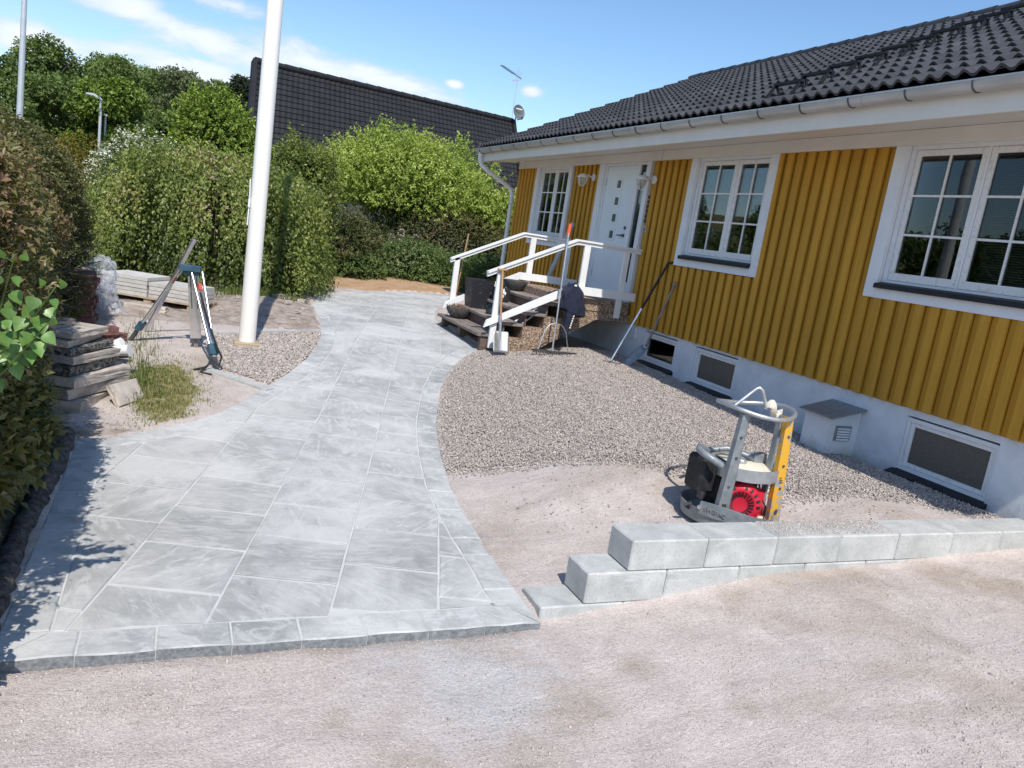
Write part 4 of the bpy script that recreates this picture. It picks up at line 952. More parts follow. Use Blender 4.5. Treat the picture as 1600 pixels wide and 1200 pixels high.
for k in range(7):
    z = .68-k*.034; pr3.add([(5.215-.006*k, 9.868, z), (5.24-.006*k, 9.868, z+.006), (5.236-.006*k, 9.868, z-.018), (5.216-.006*k, 9.868, z-.020)], [(0, 1, 2, 3)])
pr3.build('sleeve_print', whitep, jk)
MB().box(5.165, 5.205, 9.888, 9.892, 1.07, 1.095).build('label_patch', whitep, jk)

# ------------------------------------------------------------------ tools
t = thing('shovel', 'square steel shovel with wooden shaft leaning on the near handrail', 'shovel', (4.08, 9.93, .1))
s_ = MB(); P_ = []
n = 8
for i in range(9):
    for k in range(n+1):
        u = k/n-.5; v = i/8; wd = .235*(1-.04*v) if i else .21
        P_.append((4.12+u*wd, 9.85-.06*v+.035*(4*u*u)*-1+.10*(1-v)*.4, .02+.30*v if False else .32-.29*v))
s_.add(P_, [(i*(n+1)+k, i*(n+1)+k+1, (i+1)*(n+1)+k+1, (i+1)*(n+1)+k) for i in range(8) for k in range(n)])
sh = s_.build('blade', galv, t, smooth=True); so_ = sh.modifiers.new('thickness', 'SOLIDIFY'); so_.thickness = .004
MB().tube([(4.12, 9.87, .16), (4.115, 9.885, .32), (4.105, 9.915, .52)], [.026, .021, .018], 10).build('socket', galv, t, smooth=True)
MB().tube([(4.105, 9.915, .50), (4.065, 9.985, 1.12), (4.06, 9.99, 1.16)], .0165, 10).build('shaft', woodh, t, smooth=True)
MB().tube([(3.99, 9.99, 1.165), (4.13, 9.99, 1.165)], .017, 10).build('grip', woodh, t, smooth=True)
t = thing('landscape_rake', 'tall thin steel landscape rake with orange handle end standing in gravel', 'rake', (4.98, 10.0, .1))
gzr = hz(4.95, 9.9)+.045
top_r = (4.98, 9.97, 1.92); foot = (4.93, 9.80, gzr+.035)
MB().tube([foot, top_r], .0135, 8).build('shaft', alu, t, smooth=True)
MB().tube([(4.977, 9.965, 1.74), (4.982, 9.972, 1.93)], .022, 10).build('grip', orange, t, smooth=True)
jz = .52
for sx in (-1, 1): MB().tube([(4.944, 9.845, jz), (4.944+sx*.10, 9.835, jz-.03), (4.944+sx*.17, 9.82, jz-.12), (4.944+sx*.24, 9.80, gzr+.05)], .0065, 6).build('brace', alu, t, smooth=True)
rb = MB(); rb.bar((4.60, 9.80, gzr+.038), (5.32, 9.78, gzr+.030), .035, .018); rb.build('head_bar', darkst, t)
tm = MB().box(-.004, .004, -.03, .004, -.035, 0).mesh('tooth', darkst)
for k in range(25): inst('tooth', tm, t, (4.62+k*.0285, 9.79, gzr+.035))
t = thing('push_hoe', 'long hoe with black upper grip leaning on the yellow wall', 'hoe', (5.66, 9.38, .1)); zf = hz(5.62, 9.35)
A, B = Vector((5.66, 9.36, zf+.05)), Vector((6.255, 9.28, 1.56))
MB().tube([A, A.lerp(B, .55)], .0165, 10).build('lower_shaft', alu, t, smooth=True)
MB().tube([A.lerp(B, .55), A.lerp(B, .93), B+Vector((.0, -.02, .03)), B+Vector((.02, -.09, .05))], .0185, 10).build('upper_shaft', rubber, t, smooth=True)
MB().bar((5.55, 9.40, zf+.035), (5.76, 9.24, zf+.035), .05, .008).build('blade', darkst, t)
t = thing('old_spade', 'old wooden-shafted shovel leaning on the wall beside the hoe', 'shovel', (5.85, 9.35, .1)); zf = hz(5.9, 9.3)
A, B = Vector((6.08, 9.18, zf+.33)), Vector((6.265, 9.02, 1.33))
MB().tube([A, B], [.02, .017], 10).build('shaft', woodold, t, smooth=True); MB().tube([B+Vector((0, .05, 0)), B+Vector((0, -.05, 0))], .018, 8).build('grip', woodold, t, smooth=True)
sp = MB(); P_ = []
for i in range(7):
    v = i/6; cen = A.lerp(Vector((5.86, 9.26, zf+.01)), v)
    for k in range(7): u = k/6-.5; wd = .19*math.sin(math.pi*(.22+.55*v)); P_.append((cen.x+.45*u*wd, cen.y-u*wd*.8, cen.z-.05*(1-4*u*u)+.02))
sp.add(P_, [(i*7+k, i*7+k+1, (i+1)*7+k+1, (i+1)*7+k) for i in range(6) for k in range(6)]); sh = sp.build('blade', plate, t, smooth=True); so_ = sh.modifiers.new('thickness', 'SOLIDIFY'); so_.thickness = .005
tag(MB().tube([(5.86, 12.3, .96), (6.17, 12.24, 2.02)], .042, 12).build('drain_pipe_length', greyw, smooth=True), 'loose grey plastic pipe leaning on the wall left of the door', 'pipe')
tag(MB().tube([(4.18, 12.25, .25), (4.24, 12.12, 1.58)], .014, 8).build('broomstick', woodh, smooth=True), 'thin wooden stick leaning behind the far handrail', 'stick')

# ------------------------------------------------------------------ compactor behind the block wall
cz = hz(3.78, 4.3)+.0
C0 = Vector((3.80, 4.30, cz))
t = thing('plate_compactor', 'grey and yellow round plate compactor with red engine behind block wall', 'compactor', C0)
def cp(x, y, z): return (C0.x+x, C0.y+y, C0.z+z)
MB().lathe([(0, 0), (.26, 0), (.33, .03), (.345, .13), (.335, .13), (.315, .045), (0, .03)], C0, 40).build('base_plate', plate, t, auto=True)
# arched front bracket with raised lettering
br = MB(); P_ = []
for k in range(15):
    a_ = math.radians(198+k*6.2); rr = .352; hh = .105+.035*math.cos((k-3)/14*3.1)
    P_.append((rr*math.cos(a_), rr*math.sin(a_), hh))
vs = [];
for (x, y, h_) in P_: vs += [cp(x, y, .10), cp(x, y, h_+.06), cp(x*.955, y*.955, h_+.06), cp(x*.955, y*.955, .10)]
br.add(vs, [(4*i+k, 4*i+(k+1) % 4, 4*i+4+(k+1) % 4, 4*i+4+k) for i in range(14) for k in range(4)]+[(0, 1, 2, 3), (59, 58, 57, 56)]); br.build('front_bracket', plate, t)
fc_ = bpy.data.curves.new('plate_lettering', 'FONT'); fc_.body = 'SWEPAC'; fc_.size = .040; fc_.extrude = .003; tmp = bpy.data.objects.new('tmp', fc_); COL.objects.link(tmp)
dg_ = bpy.context.evaluated_depsgraph_get(); tme_ = bpy.data.meshes.new_from_object(tmp.evaluated_get(dg_)); bpy.data.objects.remove(tmp); tme_.materials.clear(); tme_.materials.append(galv)
for q in tme_.vertices:
    a_ = math.radians(205)+q.co.x/.355; q.co = Vector((.3565*math.cos(a_), .3565*math.sin(a_), +.140+q.co.y-.10*(q.co.x/.35)**2)) + Vector((math.cos(a_), math.sin(a_), 0))*q.co.z
lo_ = link('lettering', tme_, t)
MB().lathe([(0, 0), (.017, 0), (.017, .012), (0, .014)], cp(-.335, -.115, .15), 8, (-.9, -.35, 0)).build('bolt', alu, t)
# two uprights of pressed channel
def upright(x, y, m_, name, dx, lean):
    u = MB(); w0, w1 = .084, .044; d0, d1 = .026, .022
    def sec(z, w, d, ox): return [cp(x+ox-w/2, y-d, z), cp(x+ox+w/2, y-d, z), cp(x+ox+w/2+.012, y-d+.005, z), cp(x+ox+w/2+.012, y+d, z), cp(x+ox+w/2, y+d, z), cp(x+ox+w/2, y-d+.008, z), cp(x+ox-w/2, y-d+.008, z), cp(x+ox-w/2, y+d, z), cp(x+ox-w/2-.008, y+d, z), cp(x+ox-w/2-.008, y-d+.003, z)]
    z0, z1 = .06, .865
    R = [sec(z0+(z1-z0)*k/8, w0+(w1-w0)*k/8, d0+(d1-d0)*k/8, lean*k/8) for k in range(9)]
    vs = [q for r_ in R for q in r_]; u.add(vs, [(10*i+k, 10*i+(k+1) % 10, 10*i+10+(k+1) % 10, 10*i+10+k) for i in range(8) for k in range(10)]+[tuple(range(10)), tuple(range(89, 79, -1))])
    return u.build(name, m_, t)
ul_ = upright(-.215, -.19, plate, 'upright', 0, .045); ur_ = upright(.275, -.19, yellowm, 'upright', 0, -.05)
for (xx, zz, pp_) in ((-.215, .20, ul_), (-.205, .34, ul_), (-.19, .55, ul_), (-.185, .70, ul_), (.272, .16, ur_), (.262, .33, ur_), (.25, .50, ur_), (.24, .72, ur_)):
    MB().lathe([(0, 0), (.010, 0), (.010, .007), (0, .008)], cp(xx, -.2165+.005*zz, zz), 8, (0, -1, 0)).build('bolt', darkst, pp_)
for k in range(3): MB().box(C0.x+.238, C0.x+.275-.01*k, C0.y-.2215, C0.y-.221, C0.z+.375+.017*k, C0.z+.381+.017*k).build('sticker_line', darkst, ur_)
MB().box(C0.x+.255, C0.x+.28, C0.y-.2215, C0.y-.221, C0.z+.13, C0.z+.16).build('sticker_mark', darkst, ur_)
MB().tube([cp(.10, .02, .42), cp(.17, -.08, .36), cp(.19, -.12, .24), cp(.14, -.10, .12)], .009, 6).build('fuel_hose', rubber, t, smooth=True); MB().tube([cp(-.19, .0, .5), cp(-.12, -.12, .46), cp(-.15, -.16, .36), cp(-.10, -.12, .22)], .006, 6).build('throttle_cable', rubber, t, smooth=True)
MB().tube([cp(-.14, -.11, .30), cp(-.05, -.15, .315), cp(.06, -.15, .31)], .012, 8).build('fuel_pipe', galv, t, smooth=True)
MB().box(*[v for pr5 in ((C0.x+.19, C0.x+.205), (C0.y-.16, C0.y-.11), (C0.z+.1, C0.z+.86)) for v in pr5]).build('upright_back', plate, t)
MB().box(C0.x-.23, C0.x-.195, C0.y-.2185, C0.y-.2145, C0.z+.16, C0.z+.21).build('slot', rubber, t)
# handle ring, hook, rag
ring = []
for k in range(36):
    a_ = 2*math.pi*k/36; ring.append(cp(.03+.285*math.cos(a_), -.06+.25*math.sin(a_), .885+.02*math.cos(a_*2)))
MB().tube(ring, .0165, 10, closed=True).build('handle_ring', galv, t, smooth=True)
MB().tube([cp(-.14, -.02, .88), cp(-.10, -.03, .92), cp(.0, -.05, 1.02), cp(.02, -.06, 1.035), cp(.045, -.07, 1.02), cp(.075, -.08, .95), cp(.10, -.09, .885)], .013, 8).build('lifting_hook', galv, t, smooth=True)
rg = []
loops = []
for i in range(9):
    v = i/8; p = Vector(cp(.09+.10*v, -.10-.02*v, .915-.05*v+.025*math.sin(v*6))); L = []
    for k in range(14):
        a_ = 2*math.pi*k/14; r_ = (.016+.014*math.sin(math.pi*min(1, v*1.1+.15)))*(1+.35*math.sin(a_*3+i*1.3)); L.append((p.x+.3*r_*math.cos(a_), p.y+r_*math.sin(a_), p.z+r_*math.cos(a_)))
    loops.append(L)
ragt = thing('tied_rag', 'cream rag knotted on the ring handle of the compactor', 'rag', cp(.12, -.1, .9)); cloth_loops(loops, 14).build('knot', rag, ragt, smooth=True)
MB().add([cp(.17, -.12, .89), cp(.215, -.125, .905), cp(.225, -.12, .865), cp(.185, -.125, .855)], [(0, 1, 2, 3)]).build('loose_end', rag, ragt)
# engine
en = MB().box(C0.x-.10, C0.x+.16, C0.y-.12, C0.y+.18, C0.z+.05, C0.z+.34, .02).build('engine', rubber, t)
MB().box(C0.x-.13, C0.x+.12, C0.y-.13, C0.y+.16, C0.z+.33, C0.z+.375, .015).build('cylinder_cover', darkst, t)
FC = Vector(cp(-.03, -.165, .20)); fax = Vector((-.55, -.82, .08)).normalized()
cov = MB(); cov.lathe([(.155, -.10), (.155, .0), (.14, .035), (.10, .05), (.095, .048), (.05, .03), (0, .03)], FC, 28, fax); cv = cov.build('recoil_cover', redp, t, auto=True)
qz = fax.to_track_quat('Z', 'Y')
for k in range(22):
    a_ = 2*math.pi*k/22; sl2 = MB()
    for (r0, r1, hz_) in ((.055, .092, .046),):
        p0 = FC+qz @ Vector((r0*math.cos(a_), r0*math.sin(a_), hz_-.01)); p1 = FC+qz @ Vector((r1*math.cos(a_+.12), r1*math.sin(a_+.12), hz_+.008)); sl2.bar(p0, p1, .009, .004, fax)
    sl2.build('slot', rubber, cv)
for k in range(18):
    if k % 6 == 5: continue
    a_ = 2*math.pi*k/18; p0 = FC+qz @ Vector((.112*math.cos(a_), .112*math.sin(a_), .05)); p1 = FC+qz @ Vector((.138*math.cos(a_), .138*math.sin(a_), .040)); MB().bar(p0, p1, .016, .006, fax).build('slot', rubber, cv)
MB().lathe([(.135, -.09), (.135, .06), (.11, .085), (0, .09)], cp(.10, -.12, .17), 20, (.5, -.82, .05)).build('engine_side_cover', redp, t, auto=True)
MB().box(C0.x+.10, C0.x+.17, C0.y-.235, C0.y-.2, C0.z+.075, C0.z+.115, .004).build('warning_plate', creamp, t)
MB().tube([cp(.12, -.215, .24), cp(.155, -.235, .19), cp(.15, -.24, .10)], .005, 5).build('pull_cord', rubber, t)
MB().lathe([(.0, 0), (.20, .0), (.225, .03), (.225, .055), (.18, .085), (.0, .09)], cp(.03, -.01, .385), 28).build('fuel_tank', creamp, t, auto=True)
MB().lathe([(0, 0), (.045, 0), (.045, .02), (.038, .028), (0, .028)], cp(-.01, -.06, .474), 14).build('tank_cap', galv, t)
bd = []
bo = MB(); n = 40; vs = []
for k in range(n):
    a_ = 2*math.pi*k/n
    for (r_, z) in ((.285, .375), (.285, .465), (.278, .465), (.278, .375)): vs.append(cp(.07+r_*.97*math.cos(a_), -.01+r_*.86*math.sin(a_), z))
bo.add(vs, [(4*i+k, 4*i+(k+1) % 4, 4*((i+1) % n)+(k+1) % 4, 4*((i+1) % n)+k) for i in range(n) for k in range(4)]); bo.build('guard_band', galv, t)
MB().tube([cp(-.18, .12, .50), cp(-.30, .06, .545), cp(-.37, -.03, .55), cp(-.365, -.10, .535), cp(-.31, -.15, .505), cp(-.26, -.16, .475)], .026, 10).build('grip_bar', plate, t, smooth=True)
MB().tube([cp(-.18, .13, .50), cp(-.02, .10, .53), cp(.08, .02, .51), cp(.14, -.03, .49)], .022, 10).build('grip_bar', plate, t, smooth=True)
MB().box(C0.x+.12, C0.x+.235, C0.y-.06, C0.y+.01, C0.z+.44, C0.z+.54, .01).build('control_bracket', plate, t)
ab = MB(); ab.box(C0.x-.33, C0.x-.17, C0.y-.06, C0.y+.14, C0.z+.23, C0.z+.49, .02); ab.build('air_filter', rubber, t)
MB().tube([cp(-.31, -.06, .20), cp(-.30, -.06, .25)], .03, 8).build('filter_cap', rubber, t); MB().tube([cp(-.34, .0, .10), cp(-.40, -.02, .135), cp(-.36, -.05, .155)], .014, 6).build('hook', darkst, t)

# ------------------------------------------------------------------ flagpole and street lamps
zf = hz(.735, 9.50)
t = thing('flagpole', 'tall glossy white flagpole rising from the gravel patch', 'flagpole', (.735, 9.50, zf))
MB().tube([(.735, 9.50, zf+.0), (.735, 9.50, zf+4), (.735, 9.50, zf+11.0)], [.098, .088, .05], 24).build('pole', pole_w, t, smooth=True)
MB().box(.585, .86, 9.33, 9.61, zf-.03, zf+.045, .006).build('base_board', palletw, t)
MB().tube([(.627, 9.44, zf+1.4), (.632, 9.44, zf+1.68), (.622, 9.44, zf+1.92)], .008, 6).build('halyard', pvc, t); MB().box(.617, .642, 9.42, 9.46, zf+1.6, zf+1.7, .005).build('cleat', pvc, t)
t = thing('lamp_post', 'tall pale grey lamp post rising above the left hedge', 'lamp post', (-6.9, 40, .3)); MB().tube([(-6.9, 40, .3), (-6.75, 40, 11.5)], [.15, .085], 12).build('pole', lampg, t, smooth=True)
t = thing('street_lamp', 'slim street lamp with short flat arm before the wood', 'street lamp', (-4.3, 45, .3)); MB().tube([(-4.3, 45, .3), (-4.3, 45, 5.3)], .07, 10).build('pole', lampg, t, smooth=True)
MB().prism([(-4.95, 5.50), (-4.62, 5.52), (-4.33, 5.40), (-4.22, 5.28), (-4.30, 5.24), (-4.40, 5.30), (-4.62, 5.42), (-4.95, 5.42)], 'y', 44.9, 45.1).build('lamp_head', lampg, t)
t = thing('street_lamp', 'thinner shorter lamp post just right of the armed street lamp', 'street lamp', (-4.13, 45.8, .35)); MB().tube([(-4.13, 45.8, .3), (-4.13, 45.8, 4.6)], .05, 8).build('pole', lampg, t, smooth=True); MB().lathe([(0, .16), (.15, .10), (.17, 0), (0, -.04)], (-4.13, 45.8, 4.6), 10).build('lamp_head', lampg, t, auto=True)

# ------------------------------------------------------------------ tripod, slab pile, pallet, bricks, pipe
t = thing('surveying_tripod', 'aluminium surveying tripod with blue head and carrying strap', 'tripod', (.05, 9.0, -.2))
HD = Vector((.055, 9.0, .80))
MB().prism([(HD.x-.10, HD.y-.08), (HD.x+.10, HD.y-.08), (HD.x+.12, HD.y+.05), (HD.x, HD.y+.11), (HD.x-.12, HD.y+.05)], 'z', .765, .82).build('head', teal, t)
MB().box(HD.x-.07, HD.x+.09, HD.y-.05, HD.y+.05, .725, .767, .008).build('head_block', teal, t)
def leg(top, foot, side, label=None):
    l = MB(); top, foot = Vector(top), Vector(foot); mid = top.lerp(foot, .78); sd2 = Vector(side)
    for s2 in (-1, 1): l.tube([top+sd2*s2*.055, mid+sd2*s2*.022], .0135, 8)
    lg_ = l.build('leg', alu, t, smooth=True)
    l2 = MB(); l2.bar(top.lerp(foot, .30), foot.lerp(top, .10), .03, .018); l2.build('inner_leg', galv, lg_)
    MB().bar(mid.lerp(top, .05), mid.lerp(foot, .30), .085, .05).build('clamp', teal, lg_); MB().bar(foot.lerp(top, .13), foot, .05, .03).build('foot', darkst, lg_)
    MB().bar(top.lerp(foot, .12)+Vector((0, -.03, 0)), top.lerp(foot, .19)+Vector((0, -.03, 0)), .03, .03).build('lever', brickred, lg_); return lg_
leg((HD.x-.08, HD.y, .785), (-.50, 9.30, hz(-.5, 9.30)+.0), (.3, 1, 0)); leg((HD.x+.07, HD.y-.04, .765), (.375, 8.38, hz(.375, 8.38)), (1, .2, 0))
ct = Vector((.095, 9.06, .70)); cf = Vector((.17, 9.20, hz(.17, 9.20)+.06)); pl3 = MB(); pl3.bar(ct, cf, .115, .03, (0, 1, .2)); pz = pl3.build('leg', alu, t)
MB().bar(ct.lerp(cf, .93), cf, .125, .04, (0, 1, .2)).build('clamp', darkst, pz); MB().bar(cf, cf+Vector((0, .01, -.10)), .04, .03, (0, 1, 0)).build('foot', woodold, pz)
for s2 in (-.03, .03): MB().bar(ct+Vector((s2, -.017, 0)), cf+Vector((s2, -.017, .05)), .012, .006, (0, 1, .2)).build('leg_rib', darkst, pz)
ft = Vector((.385, 8.80, hz(.39, 8.78)))
MB().tube([(.17, 8.75, .57), (.27, 8.57, .27), (.36, 8.41, .06), (.41, 8.36, -.03), (.39, 8.33, -.13), (.32, 8.34, -.06), (.27, 8.32, -.14), (.19, 8.30, hz(.19, 8.3)+.02), (.15, 8.28, hz(.15, 8.28)+.012)], .012, 6).build('strap', rubber, t, smooth=True)
MB().tube([(.27, 8.32, -.13), (.21, 8.22, hz(.21, 8.22)+.012), (.32, 8.18, hz(.32, 8.18)+.012)], .010, 6).build('strap', rubber, t, smooth=True)
tag(MB().bar((-.365, 9.75, hz(-.365, 9.75)-.0), (.078, 9.17, 1.09), .05, .022).build('straightedge', alu), 'aluminium straightedge leaning against the tripod head', 'straightedge')

# slabs piled beside the hedge, bottom to top
def rough_slab(L, Wd, T, seed, chip=.015):
    bm = bmesh.new(); bmesh.ops.create_grid(bm, x_segments=7, y_segments=6, size=.5)
    bm2 = bmesh.new(); r = bmesh.ops.create_cube(bm2, size=1); bmesh.ops.subdivide_edges(bm2, edges=bm2.edges[:], cuts=4, use_grid_fill=True); bm.free()
    for q in bm2.verts:
        c = q.co.copy(); n = mnoise.noise_vector((c.x*3.1+seed*5, c.y*3.1, c.z*2+seed)); n2_ = mnoise.noise_vector((c.x*9+seed, c.y*9, c.z*7))
        q.co = Vector((c.x*L, c.y*Wd, c.z*T)) + Vector((n.x*chip+n2_.x*chip*.6, n.y*chip+n2_.y*chip*.6, n.z*chip*.35))
    return bm2
PILE = [  # near right corner x, y, centre z, length, width, thickness, turn, tilt, rough
    (-.80, 6.90, -.345, .50, .42, .06, 1.05, .0, 0), (-.71, 6.93, -.258, .62, .40, .09, 1.20, .01, 0), (-.77, 6.95, -.155, .74, .40, .085, 1.04, .02, 0), (-.78, 6.95, -.058, .72, .38, .085, 1.06, .02, 0),
    (-.81, 6.96, .035, .66, .38, .075, 1.10, .02, 1), (-.80, 6.98, .115, .62, .38, .065, 1.14, .0, 0), (-.79, 7.0, .185, .60, .38, .055, 1.12, .01, 1), (-.80, 7.02, .248, .58, .36, .055, 1.12, .01, 0), (-.83, 7.06, .308, .52, .34, .05, 1.12, .0, 0), (-.98, 7.14, .362, .36, .3, .05, 1.15, .0, 0)]
PL = ['lowest slab of the pile beside the hedge, half hidden in shade', 'clean squared slab second from the bottom of the hedge-side pile', 'long buff slab third from the bottom, jutting over the grass', 'sunlit buff slab right below the lower dark rough slab', 'dark rough mossy slab in the middle of the pile', 'smooth buff slab between the two dark rough slabs', 'speckled dark rough slab nearest the white pipe', 'light slab third from the top of the pile', 'grey slab second from the top of the pile', 'short topmost slab tucked under the hedge leaves']
for k, (cx_, cy, z, L, Wd, T, rz_, tl, ro) in enumerate(PILE):
    rz_ += random.uniform(-.14, .14); cx_ += random.uniform(-.035, .05); tl += random.uniform(-.02, .02)
    cx_, cy = cx_+math.cos(rz_)*L/2-math.sin(rz_)*Wd/2, cy+math.sin(rz_)*L/2+math.cos(rz_)*Wd/2
    mb = MB().bm(rough_slab(L, Wd, T, k*3.7, .022 if ro else .010), Matrix.Translation((cx_, cy, z)) @ Matrix.Rotation(rz_, 4, 'Z') @ Matrix.Rotation(-tl, 4, 'Y'))
    tag(mb.build('paving_slab', mossy if ro else oldslab, smooth=False), PL[k], 'paving slab', 'old slabs piled beside the hedge')
mb = MB().bm(rough_slab(.20, .34, .05, 77, .010), Matrix.Translation((-.40, 7.25, -.19)) @ Matrix.Rotation(-.55, 4, 'Z') @ Matrix.Rotation(1.0, 4, 'Y'))
tag(mb.build('paving_slab', oldslab), 'single slab leaning against the pile above the grass', 'paving slab')
# broken bricks by the white pipe
for k, (x, y, z, rz_) in enumerate(((-.66, 8.1, .20, .4), (-.58, 8.2, .12, 1.0), (-.62, 8.05, .05, -.2), (-.57, 8.15, -.03, .6), (-.60, 8.1, -.12, .1), (-.58, 8.2, -.20, .3))):
    mb = MB().bm(rough_slab(.22, .12, .075, 30+k, .008), Matrix.Translation((x, y, z)) @ Matrix.Rotation(rz_, 4, 'Z')); tag(mb.build('brick', brickm if k in (0, 1, 3) else oldslab), 'loose brick or stone heaped behind the slab pile near the white pipe', 'brick', 'loose bricks behind the slab pile')
tag(MB().tube([(-.57, 8.02, .02), (-.545, 8.02, .09), (-.50, 8.0, .115)], .046, 14).tube([(-.60, 7.98, .03), (-.44, 7.92, .055), (-.425, 7.915, .058)], [.050, .055, .062], 14).build('drain_elbow', pvc, auto=True), 'white plastic drain pipe elbow resting on the rubble', 'pipe')
# brick stack under the hedge
bme = MB().bm(rough_slab(.25, .12, .065, 3, .004)).mesh('brick', brickm)
for lv_ in range(9):
    for k in range(3):
        o = bpy.data.objects.new('brick', bme); COL.objects.link(o); zz = -.10+.036+lv_*.071; o.location = (-1.05+.0*k+(.03 if lv_ % 3 == 1 else 0)+random.uniform(-.012, .012), 9.78+k*.135, zz); o.rotation_euler = (0, 0, random.uniform(-.08, .08)+(.0 if lv_ % 2 else .0))
        tag(o, 'dark red brick in the tall brick stack under the hedge', 'brick', 'bricks stacked under the hedge')
# plastic wrap
fm = thing('plastic_wrap', 'crumpled clear plastic wrap draped over the brick stack', 'plastic wrap', (-.88, 11.0, .2))
bm = bmesh.new(); bmesh.ops.create_icosphere(bm, subdivisions=4, radius=1)
for q in bm.verts:
    n_ = mnoise.noise_vector(q.co*2.6)*.22+mnoise.noise_vector(q.co*6)*.08; q.co = Vector((q.co.x*.17, q.co.y*.20, q.co.z*.22))+n_*.22
MB().bm(bm, Matrix.Translation((-.92, 10.55, .46))).build('wrap', film, fm, smooth=True)
lp = []
for i in range(16):
    v = i/15; L = []
    for k in range(32):
        a_ = 2*math.pi*k/32; r_ = (.07+.20*v**1.2)*(1+.16*math.sin(a_*4+v*5)+.10*math.sin(a_*9-v*7)); L.append((-.90+.10*v+r_*.85*math.cos(a_)+.02*math.sin(v*9), 10.75+r_*math.sin(a_), .36-.47*v+.02*math.sin(a_*5)))
    lp.append(L)
cloth_loops(lp, 32).build('wrap', film, fm, smooth=True)
# pallet of concrete slabs
pal = thing('pallet', 'wooden pallet under the grey paving slabs by the weeping tree', 'pallet', (-.35, 11.6, -.05))
pa = -.50; ca, sa_ = math.cos(pa), math.sin(pa); PO = Vector((-1.05, 11.72, 0)); zpal = hz(-.4, 11.6)-.02
def pw(u, v, z): return (PO.x+u*ca-v*sa_, PO.y+u*sa_+v*ca, z)
def obox(u0, u1, v0, v1, z0, z1): 
    return MB().add([pw(u, v, z) for u in (u0, u1) for v in (v0, v1) for z in (z0, z1)], [(0, 1, 3, 2), (4, 6, 7, 5), (0, 4, 5, 1), (2, 3, 7, 6), (0, 2, 6, 4), (1, 5, 7, 3)])
for k in range(5): obox(0, 1.36, .02+k*.135, .12+k*.135, zpal+.075, zpal+.095).build('deck_board', palletw, pal)
for (u) in (0, .62, 1.24):
    obox(u, u+.12, .03, .66, zpal+.0, zpal+.018).build('bottom_board', palletw, pal)
    for v in (.04, .29, .54): obox(u+.005, u+.115, v, v+.11, zpal+.018, zpal+.073).build('pallet_block', palletw, pal)
ORDL = ['topmost', 'second', 'third', 'fourth', 'fifth', 'sixth']
zt = zpal+.097
for (u0, nl, side) in ((.03, 5, 'left'), (.70, 4, 'right')):
    for k in range(nl):
        j = nl-1-k; du = random.uniform(-.006, .006)
        z0 = zt+k*.0525; dv_ = random.uniform(-.006, .006); o = obox(u0+du, u0+.64+du, .03+dv_, .60+dv_, z0, z0+.047).build('paver', paver)
        tag(o, ('topmost' if j == 0 else ORDL[j]+' from the top')+' grey paving slab in the '+side+' pile on the pallet', 'paving slab', 'grey paving slabs on the pallet')
tag(MB().bm(rough_slab(.75, .18, .09, 91, .02), Matrix.Translation((-.55, 10.95, hz(-.55, 10.95)+.015)) @ Matrix.Rotation(-.12, 4, 'Z')).build('old_kerb', oldslab), 'old buff stone kerb lying in front of the pallet', 'kerb')
for k in range(16):
    x, y = random.uniform(-.2, 1.9), random.uniform(10.8, 14); 
    if pip(np.array([x]), np.array([y]), PATH)[0]: continue
    if k < 7: x, y = random.uniform(1.3, 2.0), random.uniform(11.2, 14.2)
    if pdist(np.array([x]), np.array([y]), PATH)[0] < .1: x -= .3
    s_ = random.uniform(.03, .08); tag(MB().bm(rough_slab(s_*2, s_*1.5, s_, k*1.7, .012), Matrix.Translation((x, y, hz(x, y)+s_*.3)) @ Matrix.Rotation(random.uniform(0, 3), 4, 'Z')).build('clod', oldslab), 'loose clod of earth on the bare soil beyond the flagpole', 'clod', 'clods of earth beyond the flagpole')

# ------------------------------------------------------------------ foliage
def leaf_obj(name, P, Dv, N, L, Wd, mat, tone, parent, fold=.25, kind='stuff', label=None):
    n = len(P); Dv = Dv/np.linalg.norm(Dv, axis=1)[:, None]; Sd = np.cross(Dv, N); Sd /= np.linalg.norm(Sd, axis=1)[:, None]+1e-9; N2 = np.cross(Sd, Dv)
    org = np.array(ORG.get(parent.name, (0, 0, 0))) if parent else np.zeros(3)
    mid = P+Dv*(L*.45)[:, None]
    V = np.stack([P, mid+Sd*(Wd/2)[:, None]+N2*(Wd*fold)[:, None], P+Dv*L[:, None]-N2*(L*.12)[:, None], mid-Sd*(Wd/2)[:, None]+N2*(Wd*fold)[:, None]], 1)-org
    b = (np.arange(n)*4)[:, None]
    F = np.concatenate([b+np.array([0, 1, 2]), b+np.array([0, 2, 3])], 0)
    o = link(name, np_mesh(name, V.reshape(-1, 3), F, mat, np.repeat(tone, 4)), parent, label, kind); return o
def unit(v): return v/(np.linalg.norm(v, axis=-1, keepdims=True)+1e-9)
